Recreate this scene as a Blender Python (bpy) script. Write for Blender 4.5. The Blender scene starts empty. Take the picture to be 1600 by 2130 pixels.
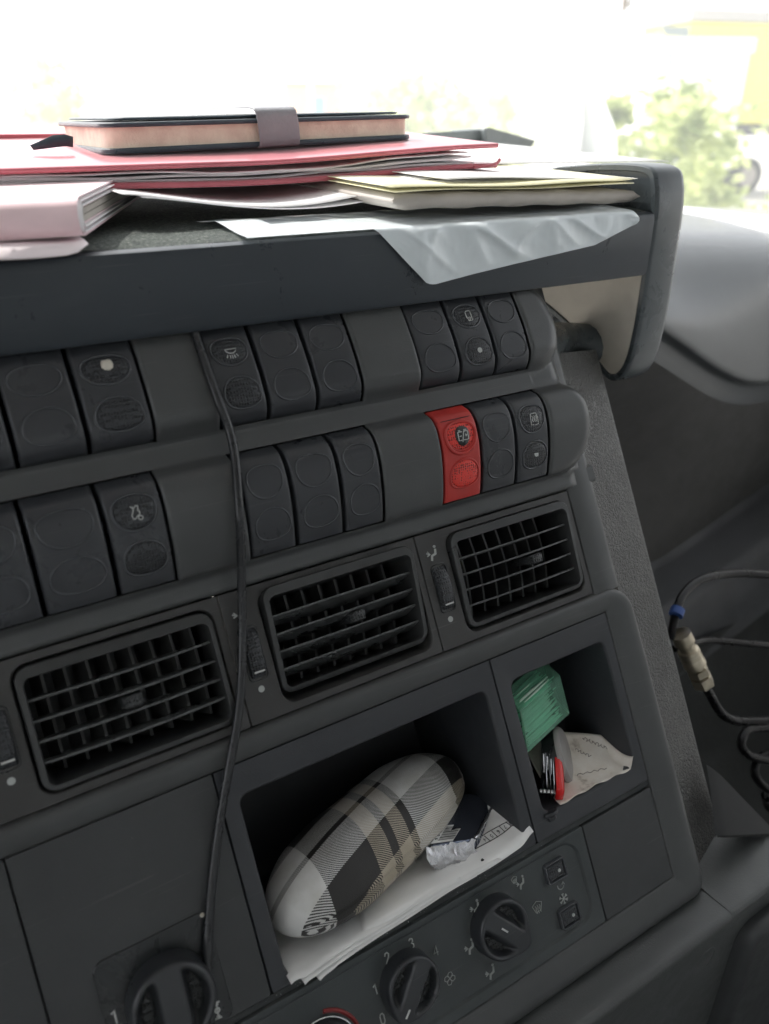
import bpy, bmesh, math, random
from mathutils import Vector, Matrix
random.seed(7)
SC = bpy.context.scene
COL = SC.collection
# ------------------------------------------------------------------ frames
# dash frame: u right along the console, v down its face, h out of it (metres)
F = 1600.0
def _n(a):
    return Vector(a).normalized()
CU = _n((.855, -.237, .461)); CV = Vector((.254, .967, .025)); CV = (CV - CU * CV.dot(CU)).normalized(); CW = CU.cross(CV)
T = Vector((-.093, .046, .425))
CAMD = Vector((-CU.dot(T), -CV.dot(T), -CW.dot(T)))
TH = math.atan((1065 - 242) / 1600)
_up = Vector((0, -math.cos(TH), -math.sin(TH)))
AL = math.atan2(-CW.dot(_up), -CV.dot(_up))
SA, CA = math.sin(AL), math.cos(AL)
def D(u, v, h=0.0):
    w = -h
    return Vector((u, -v * SA + w * CA, -v * CA - w * SA))
def invD(p):
    x, y, z = p
    return (x, -y * SA - z * CA, -(y * CA - z * SA))
CAMW = D(CAMD.x, CAMD.y, -CAMD.z)
def _rayd(x, y):
    r = Vector(((x - 800) / F, (y - 1065) / F, 1))
    return Vector((CU.dot(r), CV.dot(r), CW.dot(r)))
def P(x, y, h=0.0):
    r = _rayd(x, y); s = (-h - CAMD.z) / r.z
    return (CAMD.x + s * r.x, CAMD.y + s * r.y)
def PD(x, y, h=0.0):
    u, v = P(x, y, h); return D(u, v, h)
def _rayw(x, y):
    r = _rayd(x, y); return D(r.x, r.y, -r.z)
def PY(x, y, Y):
    r = _rayw(x, y); return CAMW + r * ((Y - CAMW.y) / r.y)
def PZ(x, y, Z):
    r = _rayw(x, y); return CAMW + r * ((Z - CAMW.z) / r.z)
def PX(x, y, X):
    r = _rayw(x, y); return CAMW + r * ((X - CAMW.x) / r.x)
def PR(x, y, d):
    return CAMW + _rayw(x, y) * d

def proj(p):
    u, v, h = invD(p); c = CU * 0
    c = Vector((CU.x * u + CV.x * v - CW.x * h, CU.y * u + CV.y * v - CW.y * h, CU.z * u + CV.z * v - CW.z * h)) + T
    return (F * c.x / c.z + 800, F * c.y / c.z + 1065)
# ------------------------------------------------------------------ mesh helpers
class MB:
    def __init__(s): s.v = []; s.f = []; s.uv = {}
    def add(s, vs, fs):
        o = len(s.v); s.v += [Vector(p) for p in vs]; s.f += [tuple(i + o for i in f) for f in fs]; return o
    def grid(s, rows, skip=None, closeu=False):
        nr, nc = len(rows), len(rows[0]); fs = []
        for i in range(nr - 1):
            for j in range(nc if closeu else nc - 1):
                if skip and skip(i, j): continue
                k = (j + 1) % nc
                fs.append((i * nc + j, i * nc + k, (i + 1) * nc + k, (i + 1) * nc + j))
        return s.add([p for r in rows for p in r], fs)
    def loft(s, loops, cap0=False, cap1=False):
        o = s.grid(loops, closeu=True); n = len(loops[0])
        if cap0: s.f.append(tuple(o + i for i in range(n))[::-1])
        if cap1: s.f.append(tuple(o + (len(loops) - 1) * n + i for i in range(n)))
        return s
    def tube(s, pts, r, n=8, caps=True):
        pts = [Vector(p) for p in pts]; loops = []; ref = None
        rs = r if isinstance(r, (list, tuple)) else [r] * len(pts)
        for i, p in enumerate(pts):
            t = (pts[min(i + 1, len(pts) - 1)] - pts[max(i - 1, 0)])
            t = t.normalized() if t.length > 1e-12 else Vector((0, 0, 1))
            if ref is None:
                a = Vector((0, 0, 1)) if abs(t.z) < .9 else Vector((1, 0, 0))
                ref = (a - t * a.dot(t)).normalized()
            else:
                ref = (ref - t * ref.dot(t)); ref = ref.normalized() if ref.length > 1e-9 else t.orthogonal().normalized()
            b = t.cross(ref)
            loops.append([p + (ref * math.cos(2 * math.pi * k / n) + b * math.sin(2 * math.pi * k / n)) * rs[i] for k in range(n)])
        return s.loft(loops, caps, caps)
    def box(s, a, b, c, o):   # origin + three edge vectors
        a, b, c, o = Vector(a), Vector(b), Vector(c), Vector(o)
        s.add([o, o + a, o + a + b, o + b, o + c, o + a + c, o + a + b + c, o + b + c],
              [(0, 3, 2, 1), (4, 5, 6, 7), (0, 1, 5, 4), (1, 2, 6, 5), (2, 3, 7, 6), (3, 0, 4, 7)]); return s
    def prism(s, poly0, poly1):
        return s.loft([poly0, poly1], True, True)
def smoothstep(a, b, x):
    t = max(0, min(1, (x - a) / (b - a))); return t * t * (3 - 2 * t)
def lin(n, a, b): return [a + (b - a) * i / (n - 1) for i in range(n)]
def spline(pts, n=8, closed=False):
    out = []; m = len(pts); pts = [Vector(p) for p in pts]
    for i in range(m if closed else m - 1):
        p0 = pts[(i - 1) % m] if closed or i > 0 else pts[0]
        p1 = pts[i]; p2 = pts[(i + 1) % m]
        p3 = pts[(i + 2) % m] if closed or i + 2 < m else pts[-1]
        for k in range(n):
            t = k / n
            out.append(.5 * ((2 * p1) + (p2 - p0) * t + (2 * p0 - 5 * p1 + 4 * p2 - p3) * t * t + (3 * p1 - p0 - 3 * p2 + p3) * t ** 3))
    if not closed: out.append(pts[-1])
    return out
def rr(u0, v0, u1, v1, r, n=5):
    o = []
    for cx, cy, a in ((u1 - r, v0 + r, -90), (u1 - r, v1 - r, 0), (u0 + r, v1 - r, 90), (u0 + r, v0 + r, 180)):
        for k in range(n + 1):
            t = math.radians(a + 90 * k / n); o.append((cx + r * math.cos(t), cy + r * math.sin(t)))
    return o
def L(poly, h): return [D(u, v, h) for u, v in poly]

def toploc(p):
    while p.parent: p = p.parent
    return p.location.copy()
def build(name, mb, mat, parent=None, ang=40, bevel=0, base=None, uv=None, label=None, solid=0, flip=True, bseg=2):
    off = toploc(parent) if parent else Vector(base) if base else None
    if off is None:
        xs = [p.x for p in mb.v]; ys = [p.y for p in mb.v]; zs = [p.z for p in mb.v]
        off = Vector(((min(xs) + max(xs)) / 2, (min(ys) + max(ys)) / 2, min(zs)))
    me = bpy.data.meshes.new(name)
    me.from_pydata([p - off for p in mb.v], [], mb.f); me.validate()
    if flip:
        bm = bmesh.new(); bm.from_mesh(me); bmesh.ops.remove_doubles(bm, verts=bm.verts, dist=1e-7); bmesh.ops.recalc_face_normals(bm, faces=bm.faces); bm.to_mesh(me); bm.free()
    for p in me.polygons: p.use_smooth = True
    if ang < 180: me.set_sharp_from_angle(angle=math.radians(ang))
    if uv:
        l = me.uv_layers.new(name='UVMap')
        for lp in me.loops:
            c = me.vertices[lp.vertex_index].co + off
            l.data[lp.index].uv = uv(c)
    me.materials.append(mat)
    o = bpy.data.objects.new(name, me); COL.objects.link(o)
    if parent: o.parent = parent
    else: o.location = off
    if solid:
        m = o.modifiers.new('Solidify', 'SOLIDIFY'); m.thickness = solid; m.offset = 0
    if bevel:
        m = o.modifiers.new('Bevel', 'BEVEL'); m.width = bevel; m.segments = bseg; m.limit_method = 'ANGLE'; m.angle_limit = math.radians(40)
    if label: o['label'] = label
    return o
def tag(o, label, cat, group=None):
    o['label'] = label; o['category'] = cat
    if group: o['group'] = group
    return o
def root(name, loc, label, cat, group=None):
    e = bpy.data.objects.new(name, None); COL.objects.link(e); e.location = loc; e.empty_display_size = .05
    return tag(e, label, cat, group)
def structure(o): o['kind'] = 'structure'; return o

# ------------------------------------------------------------------ materials
def newmat(name):
    m = bpy.data.materials.new(name); m.use_nodes = True
    nt = m.node_tree; b = nt.nodes['Principled BSDF']; return m, nt, b
def nd(nt, t, **kw):
    n = nt.nodes.new(t)
    for k, v in kw.items():
        if k.startswith('_'): setattr(n, k[1:], v)
        else: n.inputs[k.replace('__', ' ')].default_value = v
    return n
def coords(nt, kind='Object'):
    return nt.nodes.new('ShaderNodeTexCoord').outputs[kind]
def ramp(nt, src, stops, interp='LINEAR'):
    r = nt.nodes.new('ShaderNodeValToRGB'); r.color_ramp.interpolation = interp
    e = r.color_ramp.elements
    while len(e) < len(stops): e.new(.5)
    for i, (p, c) in enumerate(stops):
        e[i].position = p; e[i].color = (*c, 1) if len(c) == 3 else c
    nt.links.new(src, r.inputs[0]); return r
def mixc(nt, fac, a, b, mode='MIX'):
    m = nt.nodes.new('ShaderNodeMix'); m.data_type = 'RGBA'; m.blend_type = mode
    for i, x in ((0, fac), (6, a), (7, b)):
        if hasattr(x, 'is_output'): nt.links.new(x, m.inputs[i])
        elif i == 0: m.inputs[0].default_value = x
        else: m.inputs[i].default_value = (*x, 1)
    return m.outputs[2]
def bumpn(nt, b, hsrc, strength, dist=.0005, prev=None):
    n = nt.nodes.new('ShaderNodeBump'); n.inputs['Strength'].default_value = strength; n.inputs['Distance'].default_value = dist
    nt.links.new(hsrc, n.inputs['Height'])
    if prev: nt.links.new(prev, n.inputs['Normal'])
    nt.links.new(n.outputs[0], b.inputs['Normal']); return n.outputs[0]
def plastic(name, col, rough=.5, grain=.25, gscale=1400, mott=.10, dust=.5, spec=.5, leather=0, dustcol=(.16, .16, .15), edge_glint=0, rvar=.09, crev=0):
    m, nt, b = newmat(name); c = coords(nt)
    if max(col) < .13: col = (col[0] * 1.0, col[1] * 1.02, col[2] * 1.04)
    n1 = nd(nt, 'ShaderNodeTexNoise', Scale=22., Detail=4., Roughness=.6); nt.links.new(c, n1.inputs['Vector'])
    r1 = ramp(nt, n1.outputs[0], [(.3, (1 - mott,) * 3), (.7, (1 + mott,) * 3)])
    base = mixc(nt, 1, col, r1.outputs[0], 'MULTIPLY')
    if dust:
        vo = nd(nt, 'ShaderNodeTexVoronoi', Scale=190., Randomness=1.); nt.links.new(c, vo.inputs['Vector'])
        n3 = nd(nt, 'ShaderNodeTexNoise', Scale=300., Detail=2.); nt.links.new(c, n3.inputs['Vector'])
        wn = nd(nt, 'ShaderNodeSeparateColor'); nt.links.new(vo.outputs['Color'], wn.inputs[0])
        r2 = ramp(nt, vo.outputs['Distance'], [(.02, (1, 1, 1)), (.055, (0, 0, 0))])
        r3 = ramp(nt, wn.outputs[0], [(.82, (0, 0, 0)), (.97, (1, 1, 1))])
        sp = mixc(nt, 1, r2.outputs[0], r3.outputs[0], 'MULTIPLY')
        base = mixc(nt, sp, base, dustcol)
        # faint film of dust in soft patches and fine lint
        n4 = nd(nt, 'ShaderNodeTexNoise', Scale=9., Detail=6., Roughness=.7); nt.links.new(c, n4.inputs['Vector'])
        r4 = ramp(nt, n4.outputs[0], [(.45, (0, 0, 0)), (.8, (dust * .12,) * 3)])
        base = mixc(nt, r4.outputs[0], base, dustcol)
    if dust:
        for ang, sc in ((.5, 1.0), (-.9, 1.3)):
            mp = nt.nodes.new('ShaderNodeMapping'); mp.inputs['Rotation'].default_value = (.3, ang, .2); mp.inputs['Scale'].default_value = (14 * sc, 60 * sc, 900 * sc); nt.links.new(c, mp.inputs[0])
            ns = nd(nt, 'ShaderNodeTexNoise', Scale=1., Detail=1.); nt.links.new(mp.outputs[0], ns.inputs['Vector'])
            rs = ramp(nt, ns.outputs[0], [(.735, (0, 0, 0)), (.76, (.30 * dust,) * 3)])
            base = mixc(nt, rs.outputs[0], base, dustcol)
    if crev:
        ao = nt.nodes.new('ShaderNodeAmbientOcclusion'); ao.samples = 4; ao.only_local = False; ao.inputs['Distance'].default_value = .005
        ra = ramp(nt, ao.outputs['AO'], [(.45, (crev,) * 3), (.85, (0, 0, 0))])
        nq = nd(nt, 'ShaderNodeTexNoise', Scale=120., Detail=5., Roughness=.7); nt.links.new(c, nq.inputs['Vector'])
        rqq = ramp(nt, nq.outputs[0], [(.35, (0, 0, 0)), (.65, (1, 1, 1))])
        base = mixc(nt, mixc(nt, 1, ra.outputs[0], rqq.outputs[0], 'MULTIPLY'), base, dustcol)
    if edge_glint and max(col) < .13:
        # edge highlights painted in: convex edges get a paler base colour
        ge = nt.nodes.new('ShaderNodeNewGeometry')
        rw = ramp(nt, ge.outputs['Pointiness'], [(.515, (0, 0, 0)), (.60, (edge_glint,) * 3)])
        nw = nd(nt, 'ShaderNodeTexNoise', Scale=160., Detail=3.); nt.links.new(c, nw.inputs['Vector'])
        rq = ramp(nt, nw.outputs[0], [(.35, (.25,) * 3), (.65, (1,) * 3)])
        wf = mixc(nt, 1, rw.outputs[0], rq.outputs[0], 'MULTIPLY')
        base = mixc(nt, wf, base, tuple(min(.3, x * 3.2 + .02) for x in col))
    nt.links.new(base, b.inputs['Base Color'])
    ng = nd(nt, 'ShaderNodeTexNoise', Scale=34., Detail=6., Roughness=.7, Distortion=.6); nt.links.new(c, ng.inputs['Vector'])
    rn = ramp(nt, ng.outputs[0], [(.32, (rough + rvar,) * 3), (.68, (max(.12, rough - rvar),) * 3)]); nt.links.new(rn.outputs[0], b.inputs['Roughness'])
    b.inputs['Specular IOR Level'].default_value = spec
    if leather:
        v = nd(nt, 'ShaderNodeTexVoronoi', Scale=float(leather), Randomness=1., _feature='DISTANCE_TO_EDGE')
        nz = nd(nt, 'ShaderNodeTexNoise', Scale=leather * .5, Detail=2.); nt.links.new(c, nz.inputs['Vector'])
        mx = mixc(nt, .012, c, nz.outputs['Color']); nt.links.new(mx, v.inputs['Vector'])
        rl = ramp(nt, v.outputs['Distance'], [(0, (0, 0, 0)), (.22, (1, 1, 1))])
        bumpn(nt, b, rl.outputs[0], grain, .0013)
    elif grain:
        n2 = nd(nt, 'ShaderNodeTexNoise', Scale=float(gscale), Detail=2.); nt.links.new(c, n2.inputs['Vector'])
        bumpn(nt, b, n2.outputs[0], grain, .0004)
    return m
def simple(name, col, rough=.5, metal=0, bump=0, bscale=200, spec=.5, mott=.12, mscale=40, trans=0, bdist=.001):
    m, nt, b = newmat(name); c = coords(nt)
    n = nd(nt, 'ShaderNodeTexNoise', Scale=float(mscale), Detail=5.); nt.links.new(c, n.inputs['Vector'])
    r = ramp(nt, n.outputs[0], [(.3, tuple(x * (1 - mott) for x in col)), (.7, tuple(min(1, x * (1 + mott)) for x in col))])
    nt.links.new(r.outputs[0], b.inputs['Base Color'])
    b.inputs['Roughness'].default_value = rough; b.inputs['Metallic'].default_value = metal; b.inputs['Specular IOR Level'].default_value = spec
    b.inputs['Transmission Weight'].default_value = trans
    if bump:
        n2 = nd(nt, 'ShaderNodeTexNoise', Scale=float(bscale), Detail=4., Roughness=.6); nt.links.new(c, n2.inputs['Vector'])
        bumpn(nt, b, n2.outputs[0], bump, bdist)
    return m
def dimpled(name, col, rough=.45, scale=700, strength=.8):
    m, nt, b = newmat(name); c = coords(nt)
    v = nd(nt, 'ShaderNodeTexVoronoi', Scale=float(scale), Randomness=.35); nt.links.new(c, v.inputs['Vector'])
    r = ramp(nt, v.outputs['Distance'], [(.25, (0, 0, 0)), (.5, (1, 1, 1))])
    base = mixc(nt, r.outputs[0], tuple(x * .45 for x in col), tuple(x * 1.5 for x in col)); nt.links.new(base, b.inputs['Base Color'])
    b.inputs['Roughness'].default_value = rough
    bumpn(nt, b, r.outputs[0], strength, .0008)
    return m
M = {}
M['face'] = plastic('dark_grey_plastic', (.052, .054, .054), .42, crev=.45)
M['housing'] = plastic('switch_bank_plastic', (.056, .058, .058), .38, edge_glint=.5, crev=.45)
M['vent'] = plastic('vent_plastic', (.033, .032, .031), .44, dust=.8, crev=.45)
M['louvre'] = plastic('louvre_plastic', (.046, .048, .048), .30, dust=.9, crev=.45, grain=.1, edge_glint=.5)
M['drum'] = plastic('vent_drum_plastic', (.034, .035, .035), .36, dust=.6, grain=.1)
M['vane'] = plastic('vane_plastic', (.11, .112, .11), .5, dust=.9, grain=.1)
M['bin'] = plastic('storage_plastic', (.028, .030, .034), .46)
M['panel'] = plastic('blank_panel_plastic', (.034, .036, .037), .5)
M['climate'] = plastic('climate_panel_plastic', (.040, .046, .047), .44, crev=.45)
M['switch'] = plastic('switch_plastic', (.030, .032, .036), .32, grain=.10, dust=.6, edge_glint=.5)
M['red'] = plastic('red_switch_plastic', (.45, .030, .024), .42, grain=.12, mott=.12, dust=.2, dustcol=(.5, .2, .2))
M['knob'] = plastic('knob_plastic', (.024, .026, .029), .34, grain=.06, dust=.6)
M['leather'] = plastic('grained_side_trim', (.078, .077, .072), .48, grain=.7, leather=300, mott=.15)
M['ledge'] = plastic('ledge_plastic', (.064, .067, .066), .40, grain=.5, gscale=900)
M['black'] = plastic('black_gloss_plate', (.012, .014, .015), .30, grain=.0)
M['void'] = simple('dark_cavity', (.008, .009, .010), .8)
M['lens'] = dimpled('dimpled_black_lens', (.020, .022, .025), .35, 620, .9)
M['redlens'] = dimpled('dimpled_red_lens', (.46, .030, .022), .4, 620, .6)
M['pad'] = dimpled('dimpled_grip', (.020, .022, .023), .5, 560, .9)
M['ring'] = plastic('ring_plastic', (.050, .053, .058), .2, grain=0)
M['redring'] = plastic('red_ring_plastic', (.20, .014, .014), .4, grain=0, dust=0)
M['print'] = simple('white_print', (.50, .51, .50), .6)
M['greyprint'] = simple('grey_print', (.40, .42, .41), .6)
M['dimprint'] = simple('faded_print', (.31, .33, .32), .6)
M['smear'] = simple('dried_paint_smear', (.62, .58, .50), .8, bump=.8, bscale=900)
M['shelf'] = plastic('shelf_edge_plastic', (.027, .034, .041), .34, grain=.12, mott=.05)
M['endpanel'] = plastic('shelf_end_plastic', (.058, .068, .072), .30, grain=.12, mott=.05)
M['beige'] = plastic('beige_leatherette', (.62, .57, .49), 5.5e-1, grain=.35, leather=620, mott=.1, dust=.2, dustcol=(.3, .27, .22))
M['cable'] = plastic('black_cable_rubber', (.014, .015, .017), .28, grain=0, dust=.3)
M['hose'] = plastic('black_hose_rubber', (.005, .005, .006), .30, grain=0, dust=0, spec=.22)
M['paper'] = simple('white_paper', (.80, .80, .79), .75, bump=.25, bscale=60, mott=.04)
M['paperlow'] = simple('lifted_white_paper', (.90, .89, .90), .75, bump=.4, bscale=50, mott=.06)  # paler than plain paper, lightening sheets that lie in shadow
M['pages'] = simple('peach_page_edges', (.95, .72, .58), .7, bump=.8, bscale=300, mott=.2, mscale=60)
M['notecover'] = plastic('navy_notebook_cover', (.040, .062, .078), .36, grain=.3, leather=700, dust=.2)
M['strap'] = simple('grey_elastic', (.27, .27, .29), .42, bump=.5, bscale=500)
M['redcover'] = plastic('red_folder_cover', (.52, .14, .17), .17, grain=.08, mott=.1, dust=.1, dustcol=(.6, .3, .3))
M['pink'] = simple('pink_folder_card', (.88, .66, .69), .55, bump=.3, bscale=25, mott=.08)
M['yellow'] = simple('pale_yellow_card', (.84, .80, .52), .6, bump=.2, bscale=30, mott=.06)
M['grey_env'] = simple('beige_grey_envelope', (.46, .42, .38), .55, bump=.5, bscale=35, mott=.1)
M['brass'] = simple('worn_brass', (.46, .41, .32), .38, metal=1, mott=.2, mscale=120)
M['steel'] = simple('polished_steel', (.62, .63, .64), .22, metal=1)
M['foil'] = simple('crumpled_foil', (.86, .86, .88), .16, metal=1, bump=.5, bscale=300)
M['knifered'] = simple('glossy_red_scale', (.62, .02, .02), .15, mott=.03)
M['blue'] = simple('blue_band', (.03, .08, .28), .5)
M['tin'] = simple('grey_painted_disc', (.30, .29, .28), .4)
M['dirt'] = plastic('dusty_groove', (.028, .031, .031), .8, grain=.9, gscale=500, dust=1.0, mott=.5)
for k_ in ('redcover', 'notecover', 'yellow', 'pink'):
    b_ = M[k_].node_tree.nodes['Principled BSDF']; b_.inputs['Sheen Weight'].default_value = .7; b_.inputs['Sheen Roughness'].default_value = .3
# carpet
def carpet():
    m, nt, b = newmat('grey_felt_carpet'); c = coords(nt)
    n = nd(nt, 'ShaderNodeTexNoise', Scale=520., Detail=4., Roughness=.75); nt.links.new(c, n.inputs['Vector'])
    r = ramp(nt, n.outputs[0], [(.35, (.030, .040, .038)), (.55, (.10, .115, .105)), (.72, (.30, .32, .28))])
    nt.links.new(r.outputs[0], b.inputs['Base Color']); b.inputs['Roughness'].default_value = .95
    bumpn(nt, b, n.outputs[0], 1., .002); return m
M['carpet'] = carpet()
def sleeve():
    m, nt, b = newmat('silvery_plastic_sleeve'); c = coords(nt)
    n = nd(nt, 'ShaderNodeTexNoise', Scale=20., Detail=3., Roughness=.5, Distortion=.25); nt.links.new(c, n.inputs['Vector'])
    b.inputs['Base Color'].default_value = (.88, .95, .98, 1); b.inputs['Roughness'].default_value = .24
    b.inputs['Specular IOR Level'].default_value = .8
    bumpn(nt, b, n.outputs[0], .6, .012)
    n5 = nt.nodes.new('ShaderNodeTexNoise'); n5.noise_type = 'RIDGED_MULTIFRACTAL'; n5.inputs['Scale'].default_value = 11.; n5.inputs['Detail'].default_value = 4.; n5.inputs['Roughness'].default_value = .45
    mp = nt.nodes.new('ShaderNodeMapping'); mp.inputs['Rotation'].default_value = (.4, .7, .3); mp.inputs['Scale'].default_value = (1., 1.6, 2.4); nt.links.new(c, mp.inputs[0]); nt.links.new(mp.outputs[0], n5.inputs['Vector'])
    bumpn(nt, b, n5.outputs[0], .5, .006, prev=b.inputs['Normal'].links[0].from_socket)
    t = nt.nodes.new('ShaderNodeBsdfTranslucent'); t.inputs[0].default_value = (.75, .82, .85, 1)
    mx = nt.nodes.new('ShaderNodeMixShader'); mx.inputs[0].default_value = .22
    nt.links.new(b.outputs[0], mx.inputs[1]); nt.links.new(t.outputs[0], mx.inputs[2]); nt.links.new(mx.outputs[0], nt.nodes['Material Output'].inputs[0])
    return m
M['sleeve'] = sleeve()
def glass(name, haze, tint=(1, 1, 1), back=.22):  # white veil mixed into the glass as painted glare, washing out the outside
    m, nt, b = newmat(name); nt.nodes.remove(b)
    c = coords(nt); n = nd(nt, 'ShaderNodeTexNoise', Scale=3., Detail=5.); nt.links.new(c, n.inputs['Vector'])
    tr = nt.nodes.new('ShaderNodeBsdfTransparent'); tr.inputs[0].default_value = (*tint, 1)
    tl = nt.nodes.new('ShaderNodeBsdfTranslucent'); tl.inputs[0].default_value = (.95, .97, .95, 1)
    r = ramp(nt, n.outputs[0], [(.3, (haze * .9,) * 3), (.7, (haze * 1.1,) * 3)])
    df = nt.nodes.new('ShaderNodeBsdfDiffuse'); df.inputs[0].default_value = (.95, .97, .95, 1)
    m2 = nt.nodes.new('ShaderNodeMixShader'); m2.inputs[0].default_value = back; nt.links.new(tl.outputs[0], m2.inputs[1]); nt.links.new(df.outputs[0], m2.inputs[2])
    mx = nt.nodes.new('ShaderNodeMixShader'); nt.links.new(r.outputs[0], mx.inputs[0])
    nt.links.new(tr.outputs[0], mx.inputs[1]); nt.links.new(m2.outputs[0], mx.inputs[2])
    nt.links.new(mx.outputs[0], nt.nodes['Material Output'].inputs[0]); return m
def standing():
    m, nt, b = newmat('bright_translucent_white'); b.inputs['Base Color'].default_value = (.95, .96, .95, 1); b.inputs['Roughness'].default_value = .6
    t = nt.nodes.new('ShaderNodeBsdfTranslucent'); t.inputs[0].default_value = (.96, .97, .95, 1)
    mx = nt.nodes.new('ShaderNodeMixShader'); mx.inputs[0].default_value = .6
    nt.links.new(b.outputs[0], mx.inputs[1]); nt.links.new(t.outputs[0], mx.inputs[2]); nt.links.new(mx.outputs[0], nt.nodes['Material Output'].inputs[0]); return m
M['standing'] = standing()
M['windscreen'] = glass('hazed_windscreen_glass', .20)
M['sideglass'] = glass('hazed_side_glass', .24, back=.4)
M['greenplastic'] = None

# ------------------------------------------------------------------ DASHBOARD
dash = root('dashboard', D(0, .34, -.12), 'dark grey truck dashboard with rocker switches, air vents, storage bins and rotary knobs', 'dashboard')
PR1 = [(-.165, .000), (-.157, .010), (-.150, .0165), (-.142, .0205), (-.125, .0242), (-.108, .0262), (-.099, .0262), (-.0935, .0242), (-.0895, .0205), (-.0865, .0168), (-.0845, .0152),
       (-.0745, .0160), (-.0725, .0172), (-.0685, .0225), (-.064, .0252), (-.058, .0264), (-.050, .0258), (-.040, .0233), (-.030, .0196), (-.021, .0152), (-.0155, .0120), (-.0135, .0098),
       (-.0125, .0062), (-.0105, .0040), (-.0075, .0032), (-.0025, .0030), (-.0008, .0015), (0, -.003)]
def prof(v):
    if v <= PR1[0][0]: return PR1[0][1]
    if v >= PR1[-1][0]: return PR1[-1][1]
    n = len(PR1)
    for i in range(n - 1):
        if PR1[i][0] <= v <= PR1[i + 1][0]:
            x0, y0 = PR1[i]; x1, y1 = PR1[i + 1]; d = (y1 - y0) / (x1 - x0)
            dm = (y0 - PR1[i - 1][1]) / (x0 - PR1[i - 1][0]) if i > 0 else d
            dp = (PR1[i + 2][1] - y1) / (PR1[i + 2][0] - x1) if i + 2 < n else d
            m0 = 0 if dm * d <= 0 else 2 * dm * d / (dm + d); m1 = 0 if dp * d <= 0 else 2 * dp * d / (dp + d)
            w = x1 - x0; t = (v - x0) / w
            return (2 * t ** 3 - 3 * t * t + 1) * y0 + (t ** 3 - 2 * t * t + t) * w * m0 + (-2 * t ** 3 + 3 * t * t) * y1 + (t ** 3 - t * t) * w * m1
def basem(v):
    pts = [(-.165, 0), (-.150, .008), (-.0845, .0145), (-.0745, .0153), (-.0135, .007), (-.0008, .0015), (0, -.003)]
    for (a, b), (c, d) in zip(pts, pts[1:]):
        if a <= v <= c: return b + (d - b) * (v - a) / (c - a)
    return 0
def hous(u, v):
    p = prof(v)
    if u < .2405: return p
    b = basem(v) * (1 - smoothstep(.258, .287, u)) - .005 * smoothstep(.265, .288, u)
    out = b
    for vc, half, u0, a in ((-.1160, .0330, .2405, .0320), (-.0450, .0322, .2500, .0345)):
        q = (v - vc) / half
        if abs(q) < 1:
            d = u0 + a * math.sqrt(1 - abs(q) ** 2.4) - u
            if d > 0:
                e = min(1, d / .016); f = math.sqrt(max(0, 1 - (1 - e) ** 2))
                out = max(out, b + (p - b) * f)
    if v > -.0125: out = p * (1 - smoothstep(.262, .272, u)) + min(p, 0.0) * smoothstep(.262, .272, u)
    return out
R1V = (-.150, -.0872); R2V = (-.0733, -.0143)
SEAM1 = [[-.1145, -.0805, -.0467, -.0132], [.0213, .0502, .0806, .1106], [.1508, .1818, .2102, .2388]]
SEAM2 = [[-.1195, -.0858, -.0502, -.0196], [.0213, .0502, .0806, .1084], [.1508, .1812, .2102, .2388]]
slots = [(s[0], s[-1], *R1V) for s in SEAM1] + [(s[0], s[-1], *R2V) for s in SEAM2]
ucols = sorted(set([-.31, -.25, -.2, -.16] + [round(x, 5) for s in slots for e, sg in ((s[0], -1), (s[1], 1)) for x in (e, e + sg * .0006, e + sg * .0014, e + sg * .0026)]
      + [round(x, 5) for s in slots for x in lin(4, s[0], s[1])[1:-1]] + [round(x, 5) for a, b in ((-.010, .018), (.113, .148)) for x in lin(6, a, b)] + [round(x, 5) for x in lin(46, .2425, .2885)]))
vrows = sorted(set([round(x, 5) for x in lin(100, -.165, 0)] + [*R1V, *R2V, -.0866, -.0848, -.0740, -.0138, -.0003]))
def edged(u, v):
    d = 1
    for a, b, c, e in slots:
        if c - 1e-6 <= v <= e + 1e-6:
            for x, sg in ((a, 1), (b, -1)):
                k = (x - u) * sg
                if -1e-9 <= k < .0026: d = min(d, k)
    return 0 if d == 1 else .0016 * (1 - math.sqrt(max(0, 1 - (1 - d / .0026) ** 2)))
mb = MB()
rows = [[D(u, v, hous(u, v) - edged(u, v)) for u in ucols] for v in vrows]
def skipf(i, j):
    uc = (ucols[j] + ucols[j + 1]) / 2; vc = (vrows[i] + vrows[i + 1]) / 2
    return any(a < uc < b and c < vc < e for a, b, c, e in slots)
mb.grid(rows, skipf)
housing = build('switch_housing', mb, M['housing'], dash, ang=60)
mb = MB()
for a, b, c, e in slots:
    vs = [v for v in vrows if c - 1e-6 <= v <= e + 1e-6]
    for u in (a, b): mb.grid([[D(u, v, hous(u, v) - .0015) for v in vs], [D(u, v, -.004) for v in vs]])
    for v in (c, e): mb.grid([[D(u, v, hous(u, v)) for u in lin(8, a, b)], [D(u, v, -.004) for u in lin(8, a, b)]])
    mb.add([D(a, c, -.004), D(b, c, -.004), D(b, e, -.004), D(a, e, -.004)], [(0, 1, 2, 3)])
build('slot_walls', mb, M['void'], dash)

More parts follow.
